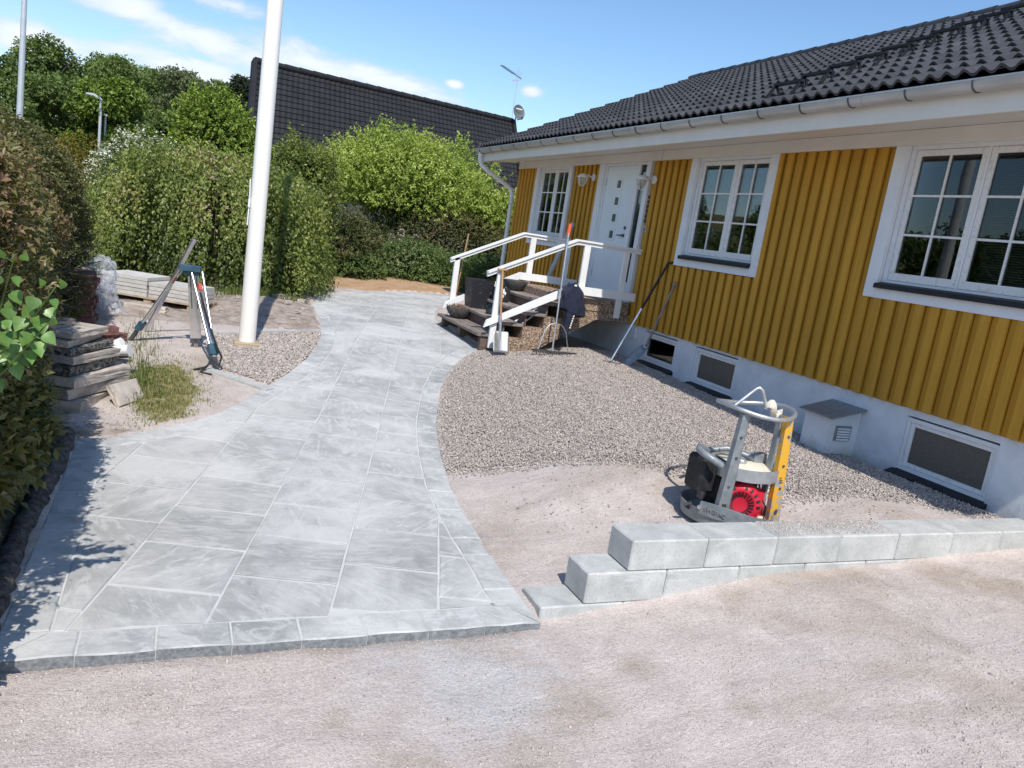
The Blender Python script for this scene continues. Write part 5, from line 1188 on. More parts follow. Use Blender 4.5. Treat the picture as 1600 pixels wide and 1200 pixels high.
def shoots(P, Nrm, per, length, Ls, wr, spread, droop=0.0, upb=.3):
    """turn shoot origins with outward normals into leaves strung along short shoots"""
    n = len(P); d = unit(Nrm+rng.normal(0, spread, (n, 3))+np.array([0, 0, upb])); d[:, 2] -= droop; d = unit(d)
    t = rng.uniform(.1, 1, (n, per)); pos = P[:, None, :]+d[:, None, :]*(t*length*rng.uniform(.6, 1.3, (n, 1)))[:, :, None]
    pos[:, :, 2] -= droop*(t**2)*length*.5
    ld = unit(d[:, None, :]*.6+rng.normal(0, .75, (n, per, 3))+np.array([0, 0, -.25-droop])); nn = unit(rng.normal(0, .55, (n, per, 3))+np.array([0, -.25, .9])+Nrm[:, None, :]*.35)
    L = Ls*rng.uniform(.6, 1.25, (n, per)); sh = rng.uniform(0, 1, (n, 1))
    return pos.reshape(-1, 3), ld.reshape(-1, 3), nn.reshape(-1, 3), L.ravel(), (L*wr).ravel(), np.broadcast_to(sh, (n, per)).ravel(), t.ravel()
def lumpy(Nu, s, k): return np.array([mnoise.noise((a*s+k, b*s, c*s-k)) for a, b, c in Nu])

# left hedge, a long clipped bank with bronze new growth
hd = thing('hedge', 'tall bronze and green hedge along the left edge of the path', 'hedge', (-1.9, 7, -.3))
n = 21000
yy = 3.0+rng.uniform(0, 1, n)**1.0*7.8; th = rng.uniform(-1.15, 2.2, n)           # cross-section angle, 0 = towards path, pi/2 = top
topz = np.interp(yy, [2, 4, 6, 9, 10.8], [1.78, 1.80, 1.92, 1.90, 1.72]); rad = np.interp(yy, [2, 10, 10.8], [1, 1, .75])
lum = np.array([mnoise.noise((a*1.3, b*1.6, 3.3)) for a, b in zip(yy, th)])*.16+np.array([mnoise.noise((a*3.6, b*4, 9.3)) for a, b in zip(yy, th)])*.08
H2 = (topz+.45)/2; cz_ = -.45+H2
xo = np.interp(yy, [2, 4.6, 5.4, 6.5, 8, 11], [-1.73, -1.75, -1.86, -2.0, -2.08, -2.12])
cx = xo+(.96*rad+lum)*np.sign(np.cos(th))*np.abs(np.cos(th))**np.where(th < 0, .22, .55); pz_ = cz_+(H2+lum)*np.sign(np.sin(th))*np.abs(np.sin(th))**.6
P = np.stack([cx, yy, np.maximum(pz_, -.36)], -1); Nr = unit(np.stack([np.cos(th), rng.normal(0, .12, n)-.1, np.sin(th)*.8], -1)); P -= Nr*rng.exponential(.07, n)[:, None]
keep = ~((P[:, 0] > -1.2) & (P[:, 1] > 5.9) & (P[:, 1] < 8.4) & (P[:, 2] < .42)) & ~((P[:, 0] > -1.2) & (P[:, 1] > 9.55) & (P[:, 1] < 10.8) & (P[:, 2] < .62))
P, Nr = P[keep], Nr[keep]
p_, d_, n_, L_, W_, s_, t_ = shoots(P, Nr, 8, .14, .043, .46, .55, 0, .35)
patch = np.array([mnoise.noise((a*.9, b*.9, c*1.3)) for a, b, c in p_])
gr8 = 1+.40*sst(.7, .1, p_[:, 2])+.45*sst(.85, .3, p_[:, 2])*sst(5.2, 4.0, p_[:, 1]); L_ *= gr8; W_ *= gr8
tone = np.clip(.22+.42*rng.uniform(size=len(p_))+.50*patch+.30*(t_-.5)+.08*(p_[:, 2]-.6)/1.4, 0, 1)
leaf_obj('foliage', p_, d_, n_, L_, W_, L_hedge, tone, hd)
n = 9000; yy = rng.uniform(3.2, 10.6, n); th = rng.uniform(-.4, 2.2, n); P = np.stack([np.interp(yy, [2, 5, 6.5, 8, 11], [-1.85, -1.87, -2.0, -2.08, -2.12])+.68*np.cos(th), yy, .65+1.0*np.sin(th)], -1); Nr = unit(rng.normal(0, 1, (n, 3)))
p_, d_, n_, L_, W_, s_, t_ = shoots(P, Nr, 4, .16, .075, .55, .8); keep = ~((p_[:, 0] > -1.2) & (p_[:, 1] > 9.5) & (p_[:, 2] < .7))
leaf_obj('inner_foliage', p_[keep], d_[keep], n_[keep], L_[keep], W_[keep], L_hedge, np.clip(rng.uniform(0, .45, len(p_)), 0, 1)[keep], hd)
bm = bmesh.new(); bmesh.ops.create_icosphere(bm, subdivisions=4, radius=1)
for q in bm.verts:
    n_ = mnoise.noise(q.co*3)*.10; q.co = Vector((-2.05+(.62+n_)*math.copysign(abs(q.co.x)**.6, q.co.x), 7.0+3.4*math.copysign(abs(q.co.y)**.6, q.co.y), .62+(.98+n_)*math.copysign(abs(q.co.z)**.6, q.co.z)))
MB().bm(bm).build('shade_core', bark, hd, kind='stuff')  # solid blob for the branch mass; its dark colour stands in for inner shade
tw = MB()
for k in range(260):
    y = random.uniform(3.4, 10.2); a_ = random.uniform(-.3, 1.9); p0 = Vector((-1.7, y, random.uniform(-.2, .8))); p1 = Vector((-1.85+1.0*math.cos(a_), y+random.uniform(-.4, .4), .65+1.15*math.sin(a_)))
    tw.tube([p0, p0.lerp(p1, .5)+Vector((0, random.uniform(-.1, .1), .06)), p1], [.012, .007, .003], 4, cap=False)
tw.build('branch', bark, hd, kind='stuff')

# lilac sprig in the hedge: large leaves, each a part
ll = thing('lilac_shoot', 'bright green heart-shaped lilac leaves standing out of the hedge', 'shrub', (-.85, 4.2, -.3))
def heart(L, w):
    o = [(0, 0)]; pr = [(.02, .22), (.10, .42), (.24, .5), (.42, .44), (.62, .30), (.82, .13), (1, 0)]
    up_ = [(a_*L, b*w, .06*w*b*4-.10*L*a_*a_) for a_, b in pr]; lo = [(a_*L, -b*w, .06*w*b*4-.10*L*a_*a_) for a_, b in pr[:-1]]
    mid = [(a_*L, 0, -.10*L*a_*a_) for a_, b in pr]
    v = [(0, 0, 0)]+mid+up_[:-1]+lo; n = len(pr); f = []
    M = lambda i: 1+i; U = lambda i: M(n-1) if i == n-1 else 1+n+i; Lw = lambda i: M(n-1) if i == n-1 else 1+n+(n-1)+i
    f += [(0, M(0), U(0)), (0, Lw(0), M(0))]
    for i in range(n-1):
        if i < n-2: f += [(M(i), M(i+1), U(i+1), U(i)), (M(i), Lw(i), Lw(i+1), M(i+1))]
        else: f += [(M(i), M(i+1), U(i)), (M(i), Lw(i), M(i+1))]
    return v, f
hv, hf = heart(.062, .056); hm = bpy.data.meshes.new('leaf'); hm.from_pydata(hv, [], hf); hm.materials.append(L_lilac); [setattr(p_, 'use_smooth', True) for p_ in hm.polygons]
stems = [((-.88, 3.75, .45), (-.66, 3.42, .95), (-.56, 3.25, 1.30)), ((-.9, 3.7, .5), (-.58, 3.42, .95), (-.43, 3.27, 1.20)), ((-.95, 3.6, .45), (-.60, 3.38, .85), (-.45, 3.24, 1.06)), ((-1.0, 3.5, .4), (-.68, 3.3, .85), (-.58, 3.16, 1.13))]
for sidx, S3 in enumerate(stems):
    MB().tube([Vector(q) for q in S3], [.006, .0045, .0025], 6).build('stem', L_lilac, ll, smooth=True)
    A, B, C3 = [Vector(q) for q in S3]
    for k in range(14):
        v = min(1, .42+.58*(k//2)/6.5); p = A.lerp(B, v*2) if v < .5 else B.lerp(C3, (v-.5)*2); sgn_ = 1 if k % 2 else -1
        side = Vector((.75*sgn_+random.uniform(-.3, .3), -.45+random.uniform(-.4, .3), .15)).normalized()
        tip = Vector((side.x*.45+random.uniform(-.2, .2), -.30+random.uniform(-.25, .25), -.75+random.uniform(-.2, .45))).normalized()
        if k >= 12: tip = Vector((random.uniform(-.3, .3), -.3, .75)).normalized()
        nrm = Vector((.25+random.uniform(-.4, .4), -.75, .55+random.uniform(-.3, .3))); nrm = (nrm-tip*nrm.dot(tip)).normalized(); sdv = nrm.cross(tip)
        R3 = Matrix((tip, sdv, nrm)).transposed(); sc = random.uniform(.75, 1.2)*(1-.45*max(0, v-.8)/.2)
        pe = p+side*.035+Vector((0, 0, .008)); inst('leaf', hm, ll, pe, R3.to_euler(), (sc, sc, sc))
        if k % 3 == 0: MB().tube([p, p+side*.02+Vector((0, 0, .01)), pe], .0016, 4, cap=False).build('leaf_stalk', L_lilac, ll)

# low sprigs overhanging the kerb
def crown_points(center, radii, n, k, lump=.2, low=-.7, depth=.12, puffs=0):
    u = unit(rng.normal(size=(n*2, 3))); u = u[u[:, 2] > low][:n]; r = 1+lump*lumpy(u, 2.2, k)+lump*.6*lumpy(u, 5.5, k+4); r -= rng.exponential(depth, len(u))
    r = np.maximum(r, .3); return np.array(center)+u*np.array(radii)*r[:, None], u
def bush(name, label, cat, center, radii, n, per, Ls, mat, k, group=None, lump=.22, base=None, wr=.55, upb=.3, spread=.6, toneb=(.15, .6), slen=None, low=-.75, trunk=None, depth=.12, droop=0, core=True):
    base = base if base is not None else hz(center[0], center[1])
    t = thing(name, label, cat, (center[0], center[1], base), group)
    P, N = crown_points(center, radii, n, k, lump, low, depth); ok = P[:, 2] > base+.03; P, N = P[ok], N[ok]
    p_, d_, n_, L_, W_, s_, tt = shoots(P, N, per, slen or Ls*3, Ls, wr, spread, droop, upb)
    pt_ = np.array([mnoise.noise((a_/radii[0]*2.1+k, b/radii[0]*2.1, c/radii[0]*2.1)) for a_, b, c in p_])
    tone = np.clip(toneb[0]+toneb[1]*rng.uniform(size=len(p_))+.45*pt_+.15*(tt-.5), 0, 1)
    leaf_obj('crown' if cat == 'tree' else 'foliage', p_, d_, n_, L_, W_, mat, tone, t)
    if core:
        n3 = max(60, int(len(P)*(.62 if cat == 'shrub' else .33))); u = unit(rng.normal(size=(n3, 3))); Pc = np.array(center)+u*np.array(radii)*(rng.uniform(.3, .8, n3)**.6)[:, None]; Pc = Pc[Pc[:, 2] > base]
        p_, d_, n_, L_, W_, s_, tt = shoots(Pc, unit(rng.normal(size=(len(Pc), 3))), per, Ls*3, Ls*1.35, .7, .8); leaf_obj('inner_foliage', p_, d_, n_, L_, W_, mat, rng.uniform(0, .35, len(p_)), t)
    if trunk:
        r0, nb, bmat = trunk; tr_ = MB(); zt_ = center[2]-radii[2]*.15
        tr_.tube([(center[0], center[1], base-.1), (center[0]+r0*.6, center[1], (base+zt_)/2), (center[0], center[1]+r0*.5, zt_), (center[0]+.1*r0, center[1], center[2]+radii[2]*.6)], [r0*1.25, r0, r0*.7, r0*.15], 8)
        tk = tr_.build('trunk', bmat, t, smooth=True)
        lb = MB()
        for q in range(nb):
            a_ = random.uniform(0, 6.28); h0 = random.uniform(.15, .75); p0 = Vector((center[0], center[1], base+(center[2]+radii[2]*.3-base)*h0)); e = random.uniform(.55, .95)
            p1 = Vector((center[0]+radii[0]*e*math.cos(a_), center[1]+radii[1]*e*math.sin(a_), center[2]+radii[2]*random.uniform(-.35, .55)))
            lb.tube([p0, p0.lerp(p1, .5)+Vector((0, 0, radii[2]*.12)), p1], [r0*.45, r0*.28, r0*.08], 5, cap=False)
        lb.build('limb', bmat, tk, smooth=True)
    return t

# weeping tree: hanging shoots from a dome
wt_ = thing('weeping_tree', 'dome-shaped weeping tree with hanging branches behind the flagpole', 'tree', (.4, 14.6, .05))
def weep(n, seed, top, rx, ry, cx0, cy0):
    u = unit(rng.normal(size=(n*3, 3))); u = u[(u[:, 2] > -.05)][:n]; r = 1+.20*lumpy(u, 2.3, seed)+.13*lumpy(u, 6, seed+3)-rng.exponential(.05, len(u))
    w_ = np.stack([np.sign(u[:, 0])*np.abs(u[:, 0])**.8, np.sign(u[:, 1])*np.abs(u[:, 1])**.8, np.abs(u[:, 2])**.74], -1)
    P = np.array([cx0, cy0, .55])+w_*np.array([rx, ry, top-.55])*r[:, None]; return P, u
P, N = weep(2900, 5, 2.46, 1.98, 1.75, .42, 14.7)
ta = np.arctan2(P[:, 1]-14.7, P[:, 0]-.42); tr5 = np.array([mnoise.noise((math.cos(a_)*5.5, math.sin(a_)*5.5, b*.35)) for a_, b in zip(ta, P[:, 2])]); k_ = (tr5 > rng.uniform(-.55, .02, len(P))) | (P[:, 2] > 2.0); P, N = P[k_], N[k_]
per = 18; n = len(P); ln = np.minimum(rng.uniform(.35, 1.15, n), P[:, 2]-.15); t0 = np.linspace(0, 1, per)[None]+rng.uniform(-.03, .03, (n, per))
out_v = N*np.array([1, 1, .2]); 
pos = P[:, None, :]+out_v[:, None, :]*(.16*np.sqrt(np.clip(t0, 0, 1)))[:, :, None]; pos[:, :, 2] += .05*np.sin(np.clip(t0, 0, 1)*2)-ln[:, None]*t0**1.3
pos += rng.normal(0, .018, pos.shape); pos[:, :, 2] = np.maximum(pos[:, :, 2], .12)
ld = unit(rng.normal(0, .5, pos.shape)+np.array([0, 0, -.9])+N[:, None, :]*.3); nn = unit(N[:, None, :]*.8+rng.normal(0, .5, pos.shape)+np.array([0, -.2, .35])); L = .058*rng.uniform(.6, 1.3, (n, per))
pt_ = np.array([mnoise.noise((a_*1.4, b*1.4, c*1.1)) for a_, b, c in pos.reshape(-1, 3)])
tone = np.clip(.18+.55*rng.uniform(size=n*per)+.5*pt_+.16*(pos.reshape(-1, 3)[:, 2]-1.3), 0, 1)
leaf_obj('crown', pos.reshape(-1, 3), ld.reshape(-1, 3), nn.reshape(-1, 3), L.ravel(), L.ravel()*.66, L_weep, tone, wt_)
P, N = weep(1500, 15, 2.2, 1.6, 1.4, .42, 14.7); n = len(P); per = 9; pos = np.repeat(P[:, None, :], per, 1)+rng.normal(0, .1, (n, per, 3)); pos[:, :, 2] -= rng.uniform(0, 1, (n, per))*np.maximum(P[:, 2]-.1, 0)[:, None]
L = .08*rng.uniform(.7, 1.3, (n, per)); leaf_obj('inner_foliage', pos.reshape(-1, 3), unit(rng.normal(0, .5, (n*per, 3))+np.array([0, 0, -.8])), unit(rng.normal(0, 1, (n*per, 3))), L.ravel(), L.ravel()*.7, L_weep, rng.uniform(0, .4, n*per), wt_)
trk = MB().tube([(.4, 14.7, -.05), (.43, 14.66, .8), (.38, 14.7, 1.6), (.42, 14.7, 2.25)], [.11, .09, .08, .03], 8).build('trunk', bark, wt_, smooth=True)
lb = MB()
for k in range(34):
    a_ = random.uniform(0, 6.28); e = random.uniform(.6, .98); x1, y1 = .42+1.9*e*math.cos(a_), 14.7+1.7*e*math.sin(a_); zt2 = random.uniform(1.0, 1.75)
    lb.tube([(.4, 14.7, random.uniform(1.2, 2.0)), (.42+(x1-.42)*.5, 14.7+(y1-14.7)*.5, zt2+.22), (.42+(x1-.42)*.85, 14.7+(y1-14.7)*.85, zt2), (x1, y1, max(.2, zt2-random.uniform(.4, 1.4)))], [.03, .014, .007, .003], 5, cap=False)
lb.build('limb', bark, trk, smooth=True)

bush('ornamental_tree', 'broad pale green small-leaved tree in front of the dark neighbouring roof', 'tree', (5.75, 22.4, 2.55), (2.45, 1.9, 1.25), 3900, 11, .080, L_acer, 3, lump=.34, upb=.95, toneb=(.25, .6), trunk=(.10, 22, bark), low=-.55, slen=.50, depth=.12, spread=.45)
bush('ornamental_tree', 'smaller pale green tree peeping out beside the house downpipe', 'tree', (8.35, 21.5, 2.0), (1.35, 1.2, .75), 1300, 10, .085, L_acer, 8, lump=.22, upb=.5, toneb=(.25, .6), trunk=(.06, 8, bark), slen=.3)
bush('green_shrub', 'fresh green shrub peeping over the right shoulder of the weeping tree', 'shrub', (2.1, 17.2, 1.85), (.75, .7, .95), 1300, 10, .065, L_weep, 9, lump=.3, upb=.7, toneb=(.12, .6), slen=.3)
DS = 'dark shrubs behind the bare earth'
bush('dark_shrub', 'dark green bronze shrub beside the weeping tree', 'shrub', (3.35, 19.0, .85), (1.05, .9, .85), 1500, 9, .05, L_dark, 21, DS, toneb=(.2, .6))
bush('dark_shrub', 'broad brownish hedge-like shrub under the pale tree beside the house', 'shrub', (7.0, 20.8, 1.05), (1.75, .9, 1.05), 2600, 9, .05, L_dark, 22, DS, toneb=(.35, .6), lump=.12)
bush('dark_shrub', 'dark shrub in the gap behind the middle of the earth bed', 'shrub', (4.9, 21.6, .85), (1.2, .8, .75), 1100, 9, .055, L_dark, 23, DS, toneb=(.1, .5))
bush('low_shrub', 'low fresh green shrub at the left end of the earth bed', 'shrub', (3.75, 18.6, .35), (.75, .55, .42), 800, 9, .045, L_low, 31, 'low shrubs along the earth bed')
bush('low_shrub', 'rounded mid green shrub in the centre of the earth bed', 'shrub', (5.35, 19.4, .50), (1.05, .7, .65), 1500, 9, .045, L_low, 32, 'low shrubs along the earth bed', toneb=(.2, .7))
bush('low_shrub', 'leafy green shrub between the earth bed and the far handrail', 'shrub', (6.6, 19.0, .40), (1.1, .6, .55), 1300, 9, .045, L_low, 33, 'low shrubs along the earth bed', toneb=(.2, .6))
bush('low_shrub', 'dark green shrub behind the black planter by the house corner', 'shrub', (6.9, 17.6, .45), (.8, .7, .65), 1100, 9, .045, L_low, 34, 'low shrubs along the earth bed', toneb=(.05, .5))
for k, (x, y, z) in enumerate(((5.05, 20.6, 1.12), (5.25, 20.5, 1.02), (5.65, 20.4, 1.2), (5.95, 20.5, 1.12), (5.5, 20.3, .98), (6.15, 20.4, .96), (5.3, 20.6, 1.3))):
    n = 70; u = unit(rng.normal(size=(n, 3))); P = np.array((x, y, z))+u*np.array((.06, .06, .10))
    tag(leaf_obj('blossom', P, u, unit(rng.normal(size=(n, 3))), np.full(n, .05), np.full(n, .04), blossom_l, rng.uniform(0, 1, n), None, kind='thing'), 'pale blossom head in the shade under the pale green tree', 'blossom', 'pale blossoms under the pale tree')
bush('flowering_shrub', 'shrub topped with white blossom behind the weeping tree', 'shrub', (-.95, 18.5, 1.5), (.95, .9, 1.05), 1500, 9, .055, L_flow, 41, toneb=(.05, .75))
bush('golden_shrub', 'golden yellow shrub behind the end of the left hedge', 'shrub', (-2.25, 19.5, 1.25), (.95, .9, 1.0), 1500, 9, .05, L_gold, 42)
bush('young_maple', 'bright green young maple between the weeping tree and conifer', 'tree', (.55, 24.5, 2.6), (1.15, 1.1, 1.75), 2300, 9, .10, L_maple, 43, toneb=(.35, .6), trunk=(.08, 10, bark), upb=.2, spread=.7)

# conifer
cf_ = thing('conifer', 'narrow dark conifer left of the dark roof', 'tree', (1.9, 40, .3))
n = 2600; h = rng.uniform(0, 1, n)**1.2; r = (1-h)*.95*(1+.25*np.sin(h*60))+.05; a_ = rng.uniform(0, 6.28, n)
P = np.stack([1.9+r*np.cos(a_), 40+r*np.sin(a_), 1.2+h*5.9], -1); N = unit(np.stack([np.cos(a_), np.sin(a_), np.full(n, -.25)], -1))
p_, d_, n_, L_, W_, s_, tt = shoots(P, N, 8, .4, .16, .4, .3, .1, 0); leaf_obj('crown', p_, d_, n_, L_, W_, L_con, np.clip(rng.uniform(0, 1, len(p_))*.8, 0, 1), cf_)
MB().tube([(1.9, 40, .2), (1.9, 40, 7.1)], [.14, .02], 6).build('trunk', bark, cf_, smooth=True)

# wood in the distance: one tree at a time, each crown a heap of leafy puffs
WG = 'trees of the wood in the distance'
def wood_tree(label, x, y, ztop, rad, mat, k, npuff=26, leaf=.19, dens=330, bmat=bark, tb=(.1, .6), low=.25):
    base = hz(x, y); t = thing('wood_tree', label, 'tree', (x, y, base), WG); H = ztop-base; rs = np.random.default_rng(k)
    pos = []; nor = []; tn = []
    for j in range(npuff):
        v = rs.uniform(low, 1) ; rr = rad*math.sqrt(max(.05, 1-((v-.50)/.56)**2)); a0 = rs.uniform(0, 6.28); e = rs.uniform(.2, .85)
        pr_ = rad*rs.uniform(.26, .44); c = np.array([x+rr*e*math.cos(a0), y+rr*e*math.sin(a0), base+H*v-pr_*(.75 if v > .75 else 0)])
        m_ = int(dens*(pr_/rad/.35)**2); u = unit(rs.normal(size=(m_, 3))); u = u[u[:, 2] > -.45]
        rr_ = pr_*(1+.25*lumpy(u, 3, j+k)-rs.exponential(.14, len(u))); pos.append(c+u*rr_[:, None]*np.array([1, 1, .82])); nor.append(u); tn.append(np.full(len(u), rs.uniform(-.18, .18)))
    P = np.concatenate(pos); N = np.concatenate(nor); T = np.concatenate(tn)
    ok = P[:, 2] < ztop+.2; P, N, T = P[ok], N[ok], T[ok]
    p_, d_, n_, L_, W_, s_, tt = shoots(P, N, 3, leaf*1.6, leaf, .7, .6, .1, .1)
    leaf_obj('crown', p_, d_, n_, L_, W_, mat, np.clip(tb[0]+tb[1]*rng.uniform(size=len(p_))+np.repeat(T, 3), 0, 1), t)
    tr_ = MB(); tr_.tube([(x, y, base-.2), (x+rad*.06, y, base+H*.35), (x-rad*.04, y, base+H*.7), (x, y, base+H*.95)], [H*.022, H*.017, H*.01, H*.002], 6); tk = tr_.build('trunk', bmat, t, smooth=True)
    lb = MB()
    for j in range(12):
        a0 = rs.uniform(0, 6.28); h0 = rs.uniform(.2, .7); p0 = Vector((x, y, base+H*h0)); p1 = p0+Vector((rad*.8*math.cos(a0), rad*.8*math.sin(a0), H*rs.uniform(.1, .25))); lb.tube([p0, p0.lerp(p1, .5)+Vector((0, 0, H*.02)), p1], [H*.008, H*.005, H*.001], 5, cap=False)
    lb.build('limb', bmat, tk, smooth=True)
# label, image-free world placement: x, y, top height, crown radius
wood_tree('large dark tree at the far left behind the lamp post', -9.7, 44, 7.9, 2.5, L_wood, 101, tb=(.0, .45), low=.1)
wood_tree('tall green tree right of the lamp post, rising above its neighbours', -8.3, 58, 9.4, 2.6, L_wood, 102, npuff=34, tb=(.1, .6), low=.1)
wood_tree('rounded green tree behind the armed street lamp', -5.4, 58, 9.1, 2.5, L_wood, 103, npuff=30, tb=(.15, .6), low=.1)
wood_tree('bright yellow-green tree beside the armed street lamp', -4.1, 47, 6.7, 1.9, L_maple, 104, npuff=34, tb=(.1, .6), low=.1)
wood_tree('tree right of the bright tree with a notched top', -3.0, 66, 10.2, 2.4, L_wood, 105, tb=(.2, .6))
wood_tree('grey-green thin-crowned tree with bare pale branches', -1.0, 62, 9.6, 1.7, L_grey, 106, npuff=20, dens=210, bmat=bark_p)
wood_tree('second grey-green tree with pale upright stems', .7, 64, 9.6, 1.6, L_grey, 107, npuff=18, dens=190, bmat=bark_p)
wood_tree('small rounded tree left of the conifer in the wood', 2.1, 70, 10.4, 1.8, L_wood, 108)
wood_tree('green tree half hidden behind the dark tiled roof', 3.6, 52, 7.6, 1.6, L_maple, 109, tb=(.05, .5))
wood_tree('deep green tree low behind the golden shrub', -7.0, 50, 6.4, 2.6, L_wood, 110, tb=(.1, .55), low=.05)
wood_tree('lower dark tree between the bright tree and the grey trees', -1.2, 54, 6.3, 2.0, L_wood, 111, tb=(.0, .5), low=.05)
wood_tree('shaded tree low between the grey trees and conifer', 1.3, 50, 5.4, 1.9, L_grey, 112, tb=(.0, .5), low=.05)
wood_tree('back row tree seen in the gap right of the lamp post', -9.6, 74, 10.6, 3.2, L_wood, 113, tb=(.05, .5), low=.05)
wood_tree('back row tree between the tall and the rounded tree', -7.2, 78, 10.4, 3.0, L_wood, 114, tb=(.05, .5), low=.05)
wood_tree('back row tree behind the notched tree', -2.5, 84, 10.9, 3.2, L_wood, 115, tb=(.05, .5), low=.05)
wood_tree('back row tree behind the grey trees', 1.5, 86, 11.2, 3.0, L_wood, 116, tb=(.05, .5), low=.05)
wood_tree('back row tree behind the conifer', 5.0, 80, 10.2, 3.0, L_wood, 117, tb=(.05, .5), low=.05)
wood_tree('back row tree closing the wood left of the armed street lamp', -6.4, 76, 11.2, 2.9, L_wood, 121, tb=(.1, .5), low=.05)
wood_tree('back row tree closing the wood behind the bright tree', -4.4, 79, 11.4, 2.9, L_wood, 122, tb=(.1, .5), low=.05)
wood_tree('back row tree closing the wood beside the pale stems', -.9, 80, 11.6, 2.8, L_wood, 123, tb=(.1, .5), low=.05)
for k, (x, y, zt_, r_) in enumerate(((-22, 26, 5.2, 2.4), (-27, 32, 6.4, 2.8), (-21, 33, 5.6, 2.4), (-30, 42, 7.2, 3.0), (-24, 43, 7.0, 2.8), (-18, 45, 6.8, 2.6), (-31, 24, 5.6, 2.8), (-36, 33, 7, 3.2))):
    wood_tree('garden tree beyond the hedge that mirrors in the window panes', x, y, zt_, r_, L_wood, 130+k, npuff=18, leaf=.24, dens=170, low=.08)
# undergrowth that closes the wood below the crowns
n = 5000; x = rng.uniform(-45, 16, n); y = rng.uniform(60, 95, n); P = np.stack([x, y, height(x, y, False)+rng.uniform(0, 4.0, n)], -1)
p_, d_, n_, L_, W_, s_, tt = shoots(P, unit(np.stack([rng.normal(0, .5, n), np.full(n, -1.), rng.uniform(0, 1, n)], -1)), 8, .9, .34, .7, .6); o = leaf_obj('undergrowth', p_, d_, n_, L_, W_, L_wood, rng.uniform(0, .7, len(p_)), None); o['label'] = 'dark undergrowth of the wood'

# grass at the slab pile and under the tree
def grass(name, cx0, cy0, sx, sy, n, hmin, hmax, label, dryness, patchy=False):
    x = rng.normal(cx0, sx, n); y = rng.normal(cy0, sy, n); ok = ~pip(x, y, PATH) & (pdist(x, y, PATH) > .07); x, y = x[ok], y[ok]; n = len(x)
    if patchy: k_ = vnoise(x, y, 5.5, 4)+.7*vnoise(x, y, 14, 6) > rng.uniform(-.5, .25, n); x, y = x[k_], y[k_]; n = len(x)
    h = rng.uniform(hmin, hmax, n)*np.exp(-((x-cx0)/(2.2*sx))**2*.8); z = height(x, y); a_ = rng.uniform(0, 6.28, n); lean = rng.uniform(.1, .9, n)
    B = np.stack([x, y, z-.005], -1); dr_ = np.stack([np.cos(a_), np.sin(a_), np.zeros(n)], -1); sd_ = np.stack([-np.sin(a_), np.cos(a_), np.zeros(n)], -1)*.0028
    m1 = B+dr_*(h*lean*.35)[:, None]+np.array([0, 0, 1])*(h*.6)[:, None]; tp = B+dr_*(h*lean)[:, None]+np.array([0, 0, 1])*(h*(1-.35*lean))[:, None]
    V = np.stack([B-sd_, B+sd_, m1+sd_*.8, m1-sd_*.8, tp], 1); b = (np.arange(n)*5)[:, None]; F = np.concatenate([b+np.array([0, 1, 2]), b+np.array([0, 2, 3]), b+np.array([3, 2, 4])])
    tone = np.clip(rng.uniform(0, .6, n)+dryness+.25*vnoise(x, y, 2.5), 0, 1); o = link(name, np_mesh(name, V.reshape(-1, 3), F, L_grass, np.repeat(tone, 5))); o['kind'] = 'stuff'; o['label'] = label
grass('grass', -.32, 7.75, .06, .30, 420, .06, .18, 'tufts of long grass beside the slab pile', .12)
grass('dry_grass', -.08, 7.55, .22, .50, 7500, .012, .06, 'short dry grass on the bank by the slab pile', .44, True)
grass('grass', -.40, 9.1, .14, .6, 450, .04, .13, 'thin grass around the tripod legs', .2)
grass('grass', 1.0, 12.7, .55, .15, 1500, .08, .2, 'grass strip at the foot of the weeping tree', .0)
grass('grass', 2.15, 15.6, .25, .6, 1100, .05, .16, 'grass at the corner of the path and earth bed', .1)

# ------------------------------------------------------------------ neighbouring house behind the trees
nh = thing('neighbour_house', 'neighbouring house with a steep black tiled roof', 'house', (8, 36, 0))
A = Vector((1.84, 30.4, 6.34)); B = Vector((13.62, 35.0, 6.90))
e = (B-A); Ln = e.length; eu = e.normalized(); dn = Vector((-.03, -.62, -.785)).normalized()
nr = eu.cross(dn).normalized(); nr = nr if nr.y < 0 else -nr
tl = MB(); ncol, nrow = 58, 22; cw = Ln/ncol; rh = .259
for r in range(nrow):
    for c in range(ncol):
        vs = []
        for dv, hh in ((0.0, .0), (rh+.02, .032)):
            for k in range(5):
                u_ = k/4; p = A+eu*(c+u_)*cw+dn*(r*rh+dv)+nr*(hh+.022*(.5-.5*math.cos(u_*2*math.pi))); vs.append(p)
        for k in range(5): vs.append(vs[5+k]-nr*.032)
        tl.add(vs, [(k, k+1, 6+k, 5+k) for k in range(4)]+[(5+k, 6+k, 11+k, 10+k) for k in range(4)])
tl.build('roof_tiles', ntile, nh, kind='stuff')
MB().add([A-nr*.06, B-nr*.06, B+dn*nrow*rh-nr*.06, A+dn*nrow*rh-nr*.06], [(0, 1, 2, 3)]).build('roof_deck', ntile, nh)
for k in range(22):
    p0 = A+eu*(k*Ln/22)+Vector((0, 0, .05)); p1 = A+eu*((k+1.08)*Ln/22)+Vector((0, 0, .05)); MB().tube([p0, p1], [.13, .11], 8).build('ridge_tile', ntile, nh, smooth=True)
for E0, nm in ((A, 1), (B, -1)): MB().bar(E0+nr*.05-eu*.04*nm, E0+dn*nrow*rh+nr*.05-eu*.04*nm, .16, .22, tuple(nr)).build('verge_board', ntile, nh)
back = Vector((-dn.x, -dn.y, dn.z)); MB().add([A, B, B+back*nrow*rh, A+back*nrow*rh], [(0, 1, 2, 3)]).build('roof_slope', ntile, nh)
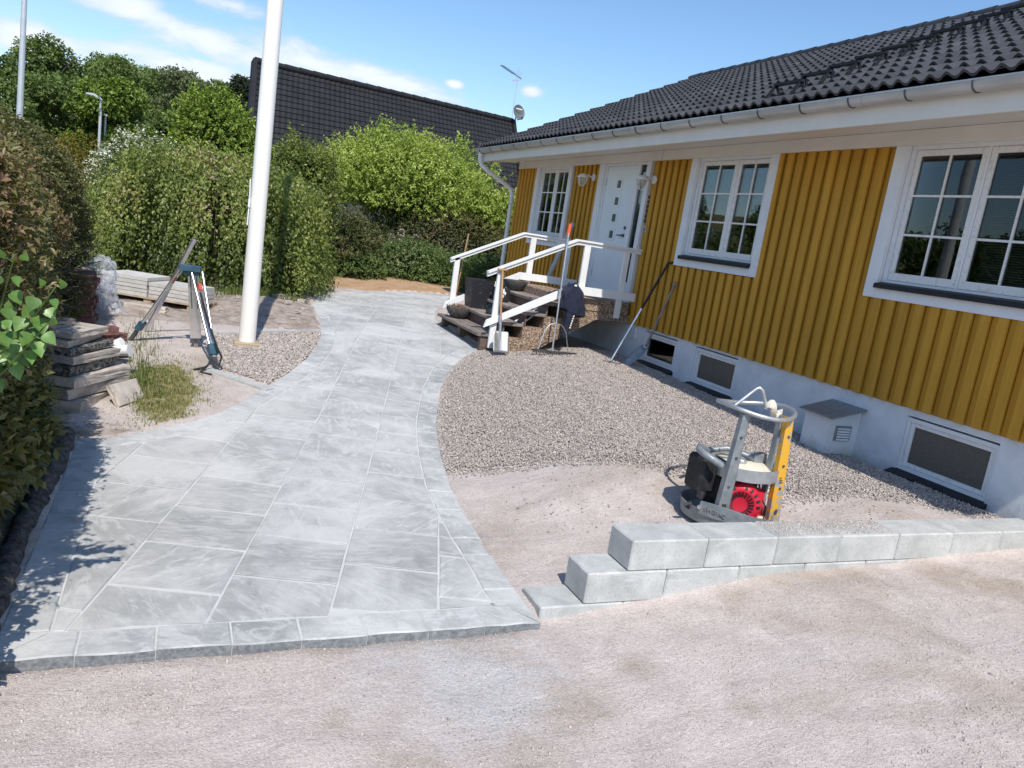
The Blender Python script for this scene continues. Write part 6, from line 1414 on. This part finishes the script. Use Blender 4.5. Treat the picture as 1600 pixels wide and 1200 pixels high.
wl0 = A+dn*nrow*rh; wl1 = B+dn*nrow*rh; k5 = MB(); bk0, bk1 = A+back*nrow*rh, B+back*nrow*rh
k5.add([(q.x, q.y, z_) for q in (wl0, wl1, bk1, bk0) for z_ in (-.2, q.z)], [(0, 2, 3, 1), (2, 4, 5, 3), (4, 6, 7, 5), (6, 0, 1, 7)]); k5.add([wl0, A, bk0, wl1, B, bk1], [(0, 1, 2), (3, 5, 4)]); k5.build('wall', darkst, nh)
dsh = thing('satellite_dish', 'grey satellite dish at the end of the dark roof ridge', 'satellite dish', B+Vector((.12, -.2, .3)))
DC = B+Vector((.14, -.25, .42)); dax = Vector((.30, -.93, .22)).normalized()
MB().lathe([(0, 0), (.12, .01), (.24, .04), (.34, .09), (.345, .085), (.24, .03), (0, -.01)], DC, 22, dax).build('dish', dishm, dsh, smooth=True)
MB().tube([DC+Vector((0, 0, -.33)), DC+dax*.35+Vector((0, 0, -.36))], .02, 6).build('feed_arm', darkst, dsh); MB().tube([DC+dax*.33+Vector((0, 0, -.38)), DC+dax*.38+Vector((0, 0, -.28))], .045, 8).build('receiver', darkst, dsh)
MB().tube([DC-dax*.02, B+Vector((.1, 0, -.1))], .03, 6).build('mount', darkst, dsh)
MB().box(DC.x-.16, DC.x+.16, DC.y-.115, DC.y-.112, DC.z+.13, DC.z+.17).build('print', whitep, dsh)
an = thing('tv_antenna', 'thin television aerial on a tall mast above the satellite dish', 'aerial', B)
M0 = B+Vector((.02, .1, 0)); MT = M0+Vector((.0, 0, 2.05)); MB().tube([M0, MT+Vector((0, 0, .1))], .016, 6).build('mast', lampg, an)
bdv = Vector((-.86, -.35, .18)).normalized(); b0 = MT; b1 = MT+bdv*1.15; MB().tube([b0-bdv*.25, b1], .022, 5).build('boom', darkst, an)
for k in range(10): c = MT+bdv*(.28+k*.09); MB().tube([c+Vector((.06, -.16, 0)), c-Vector((.06, -.16, 0))], .008, 4).build('element', darkst, an)
for k in range(4): c = MT-bdv*(.22-k*.10); MB().tube([c+Vector((0, 0, -.08)), c+Vector((-.03, -.05, .30))], .010, 4).build('reflector', lampg, an)
MB().tube([MT+Vector((0, 0, -.1)), MT+Vector((-.28, -.1, -.28)), MT+Vector((.1, 0, -.16))], .008, 4).build('cable', redp, an)
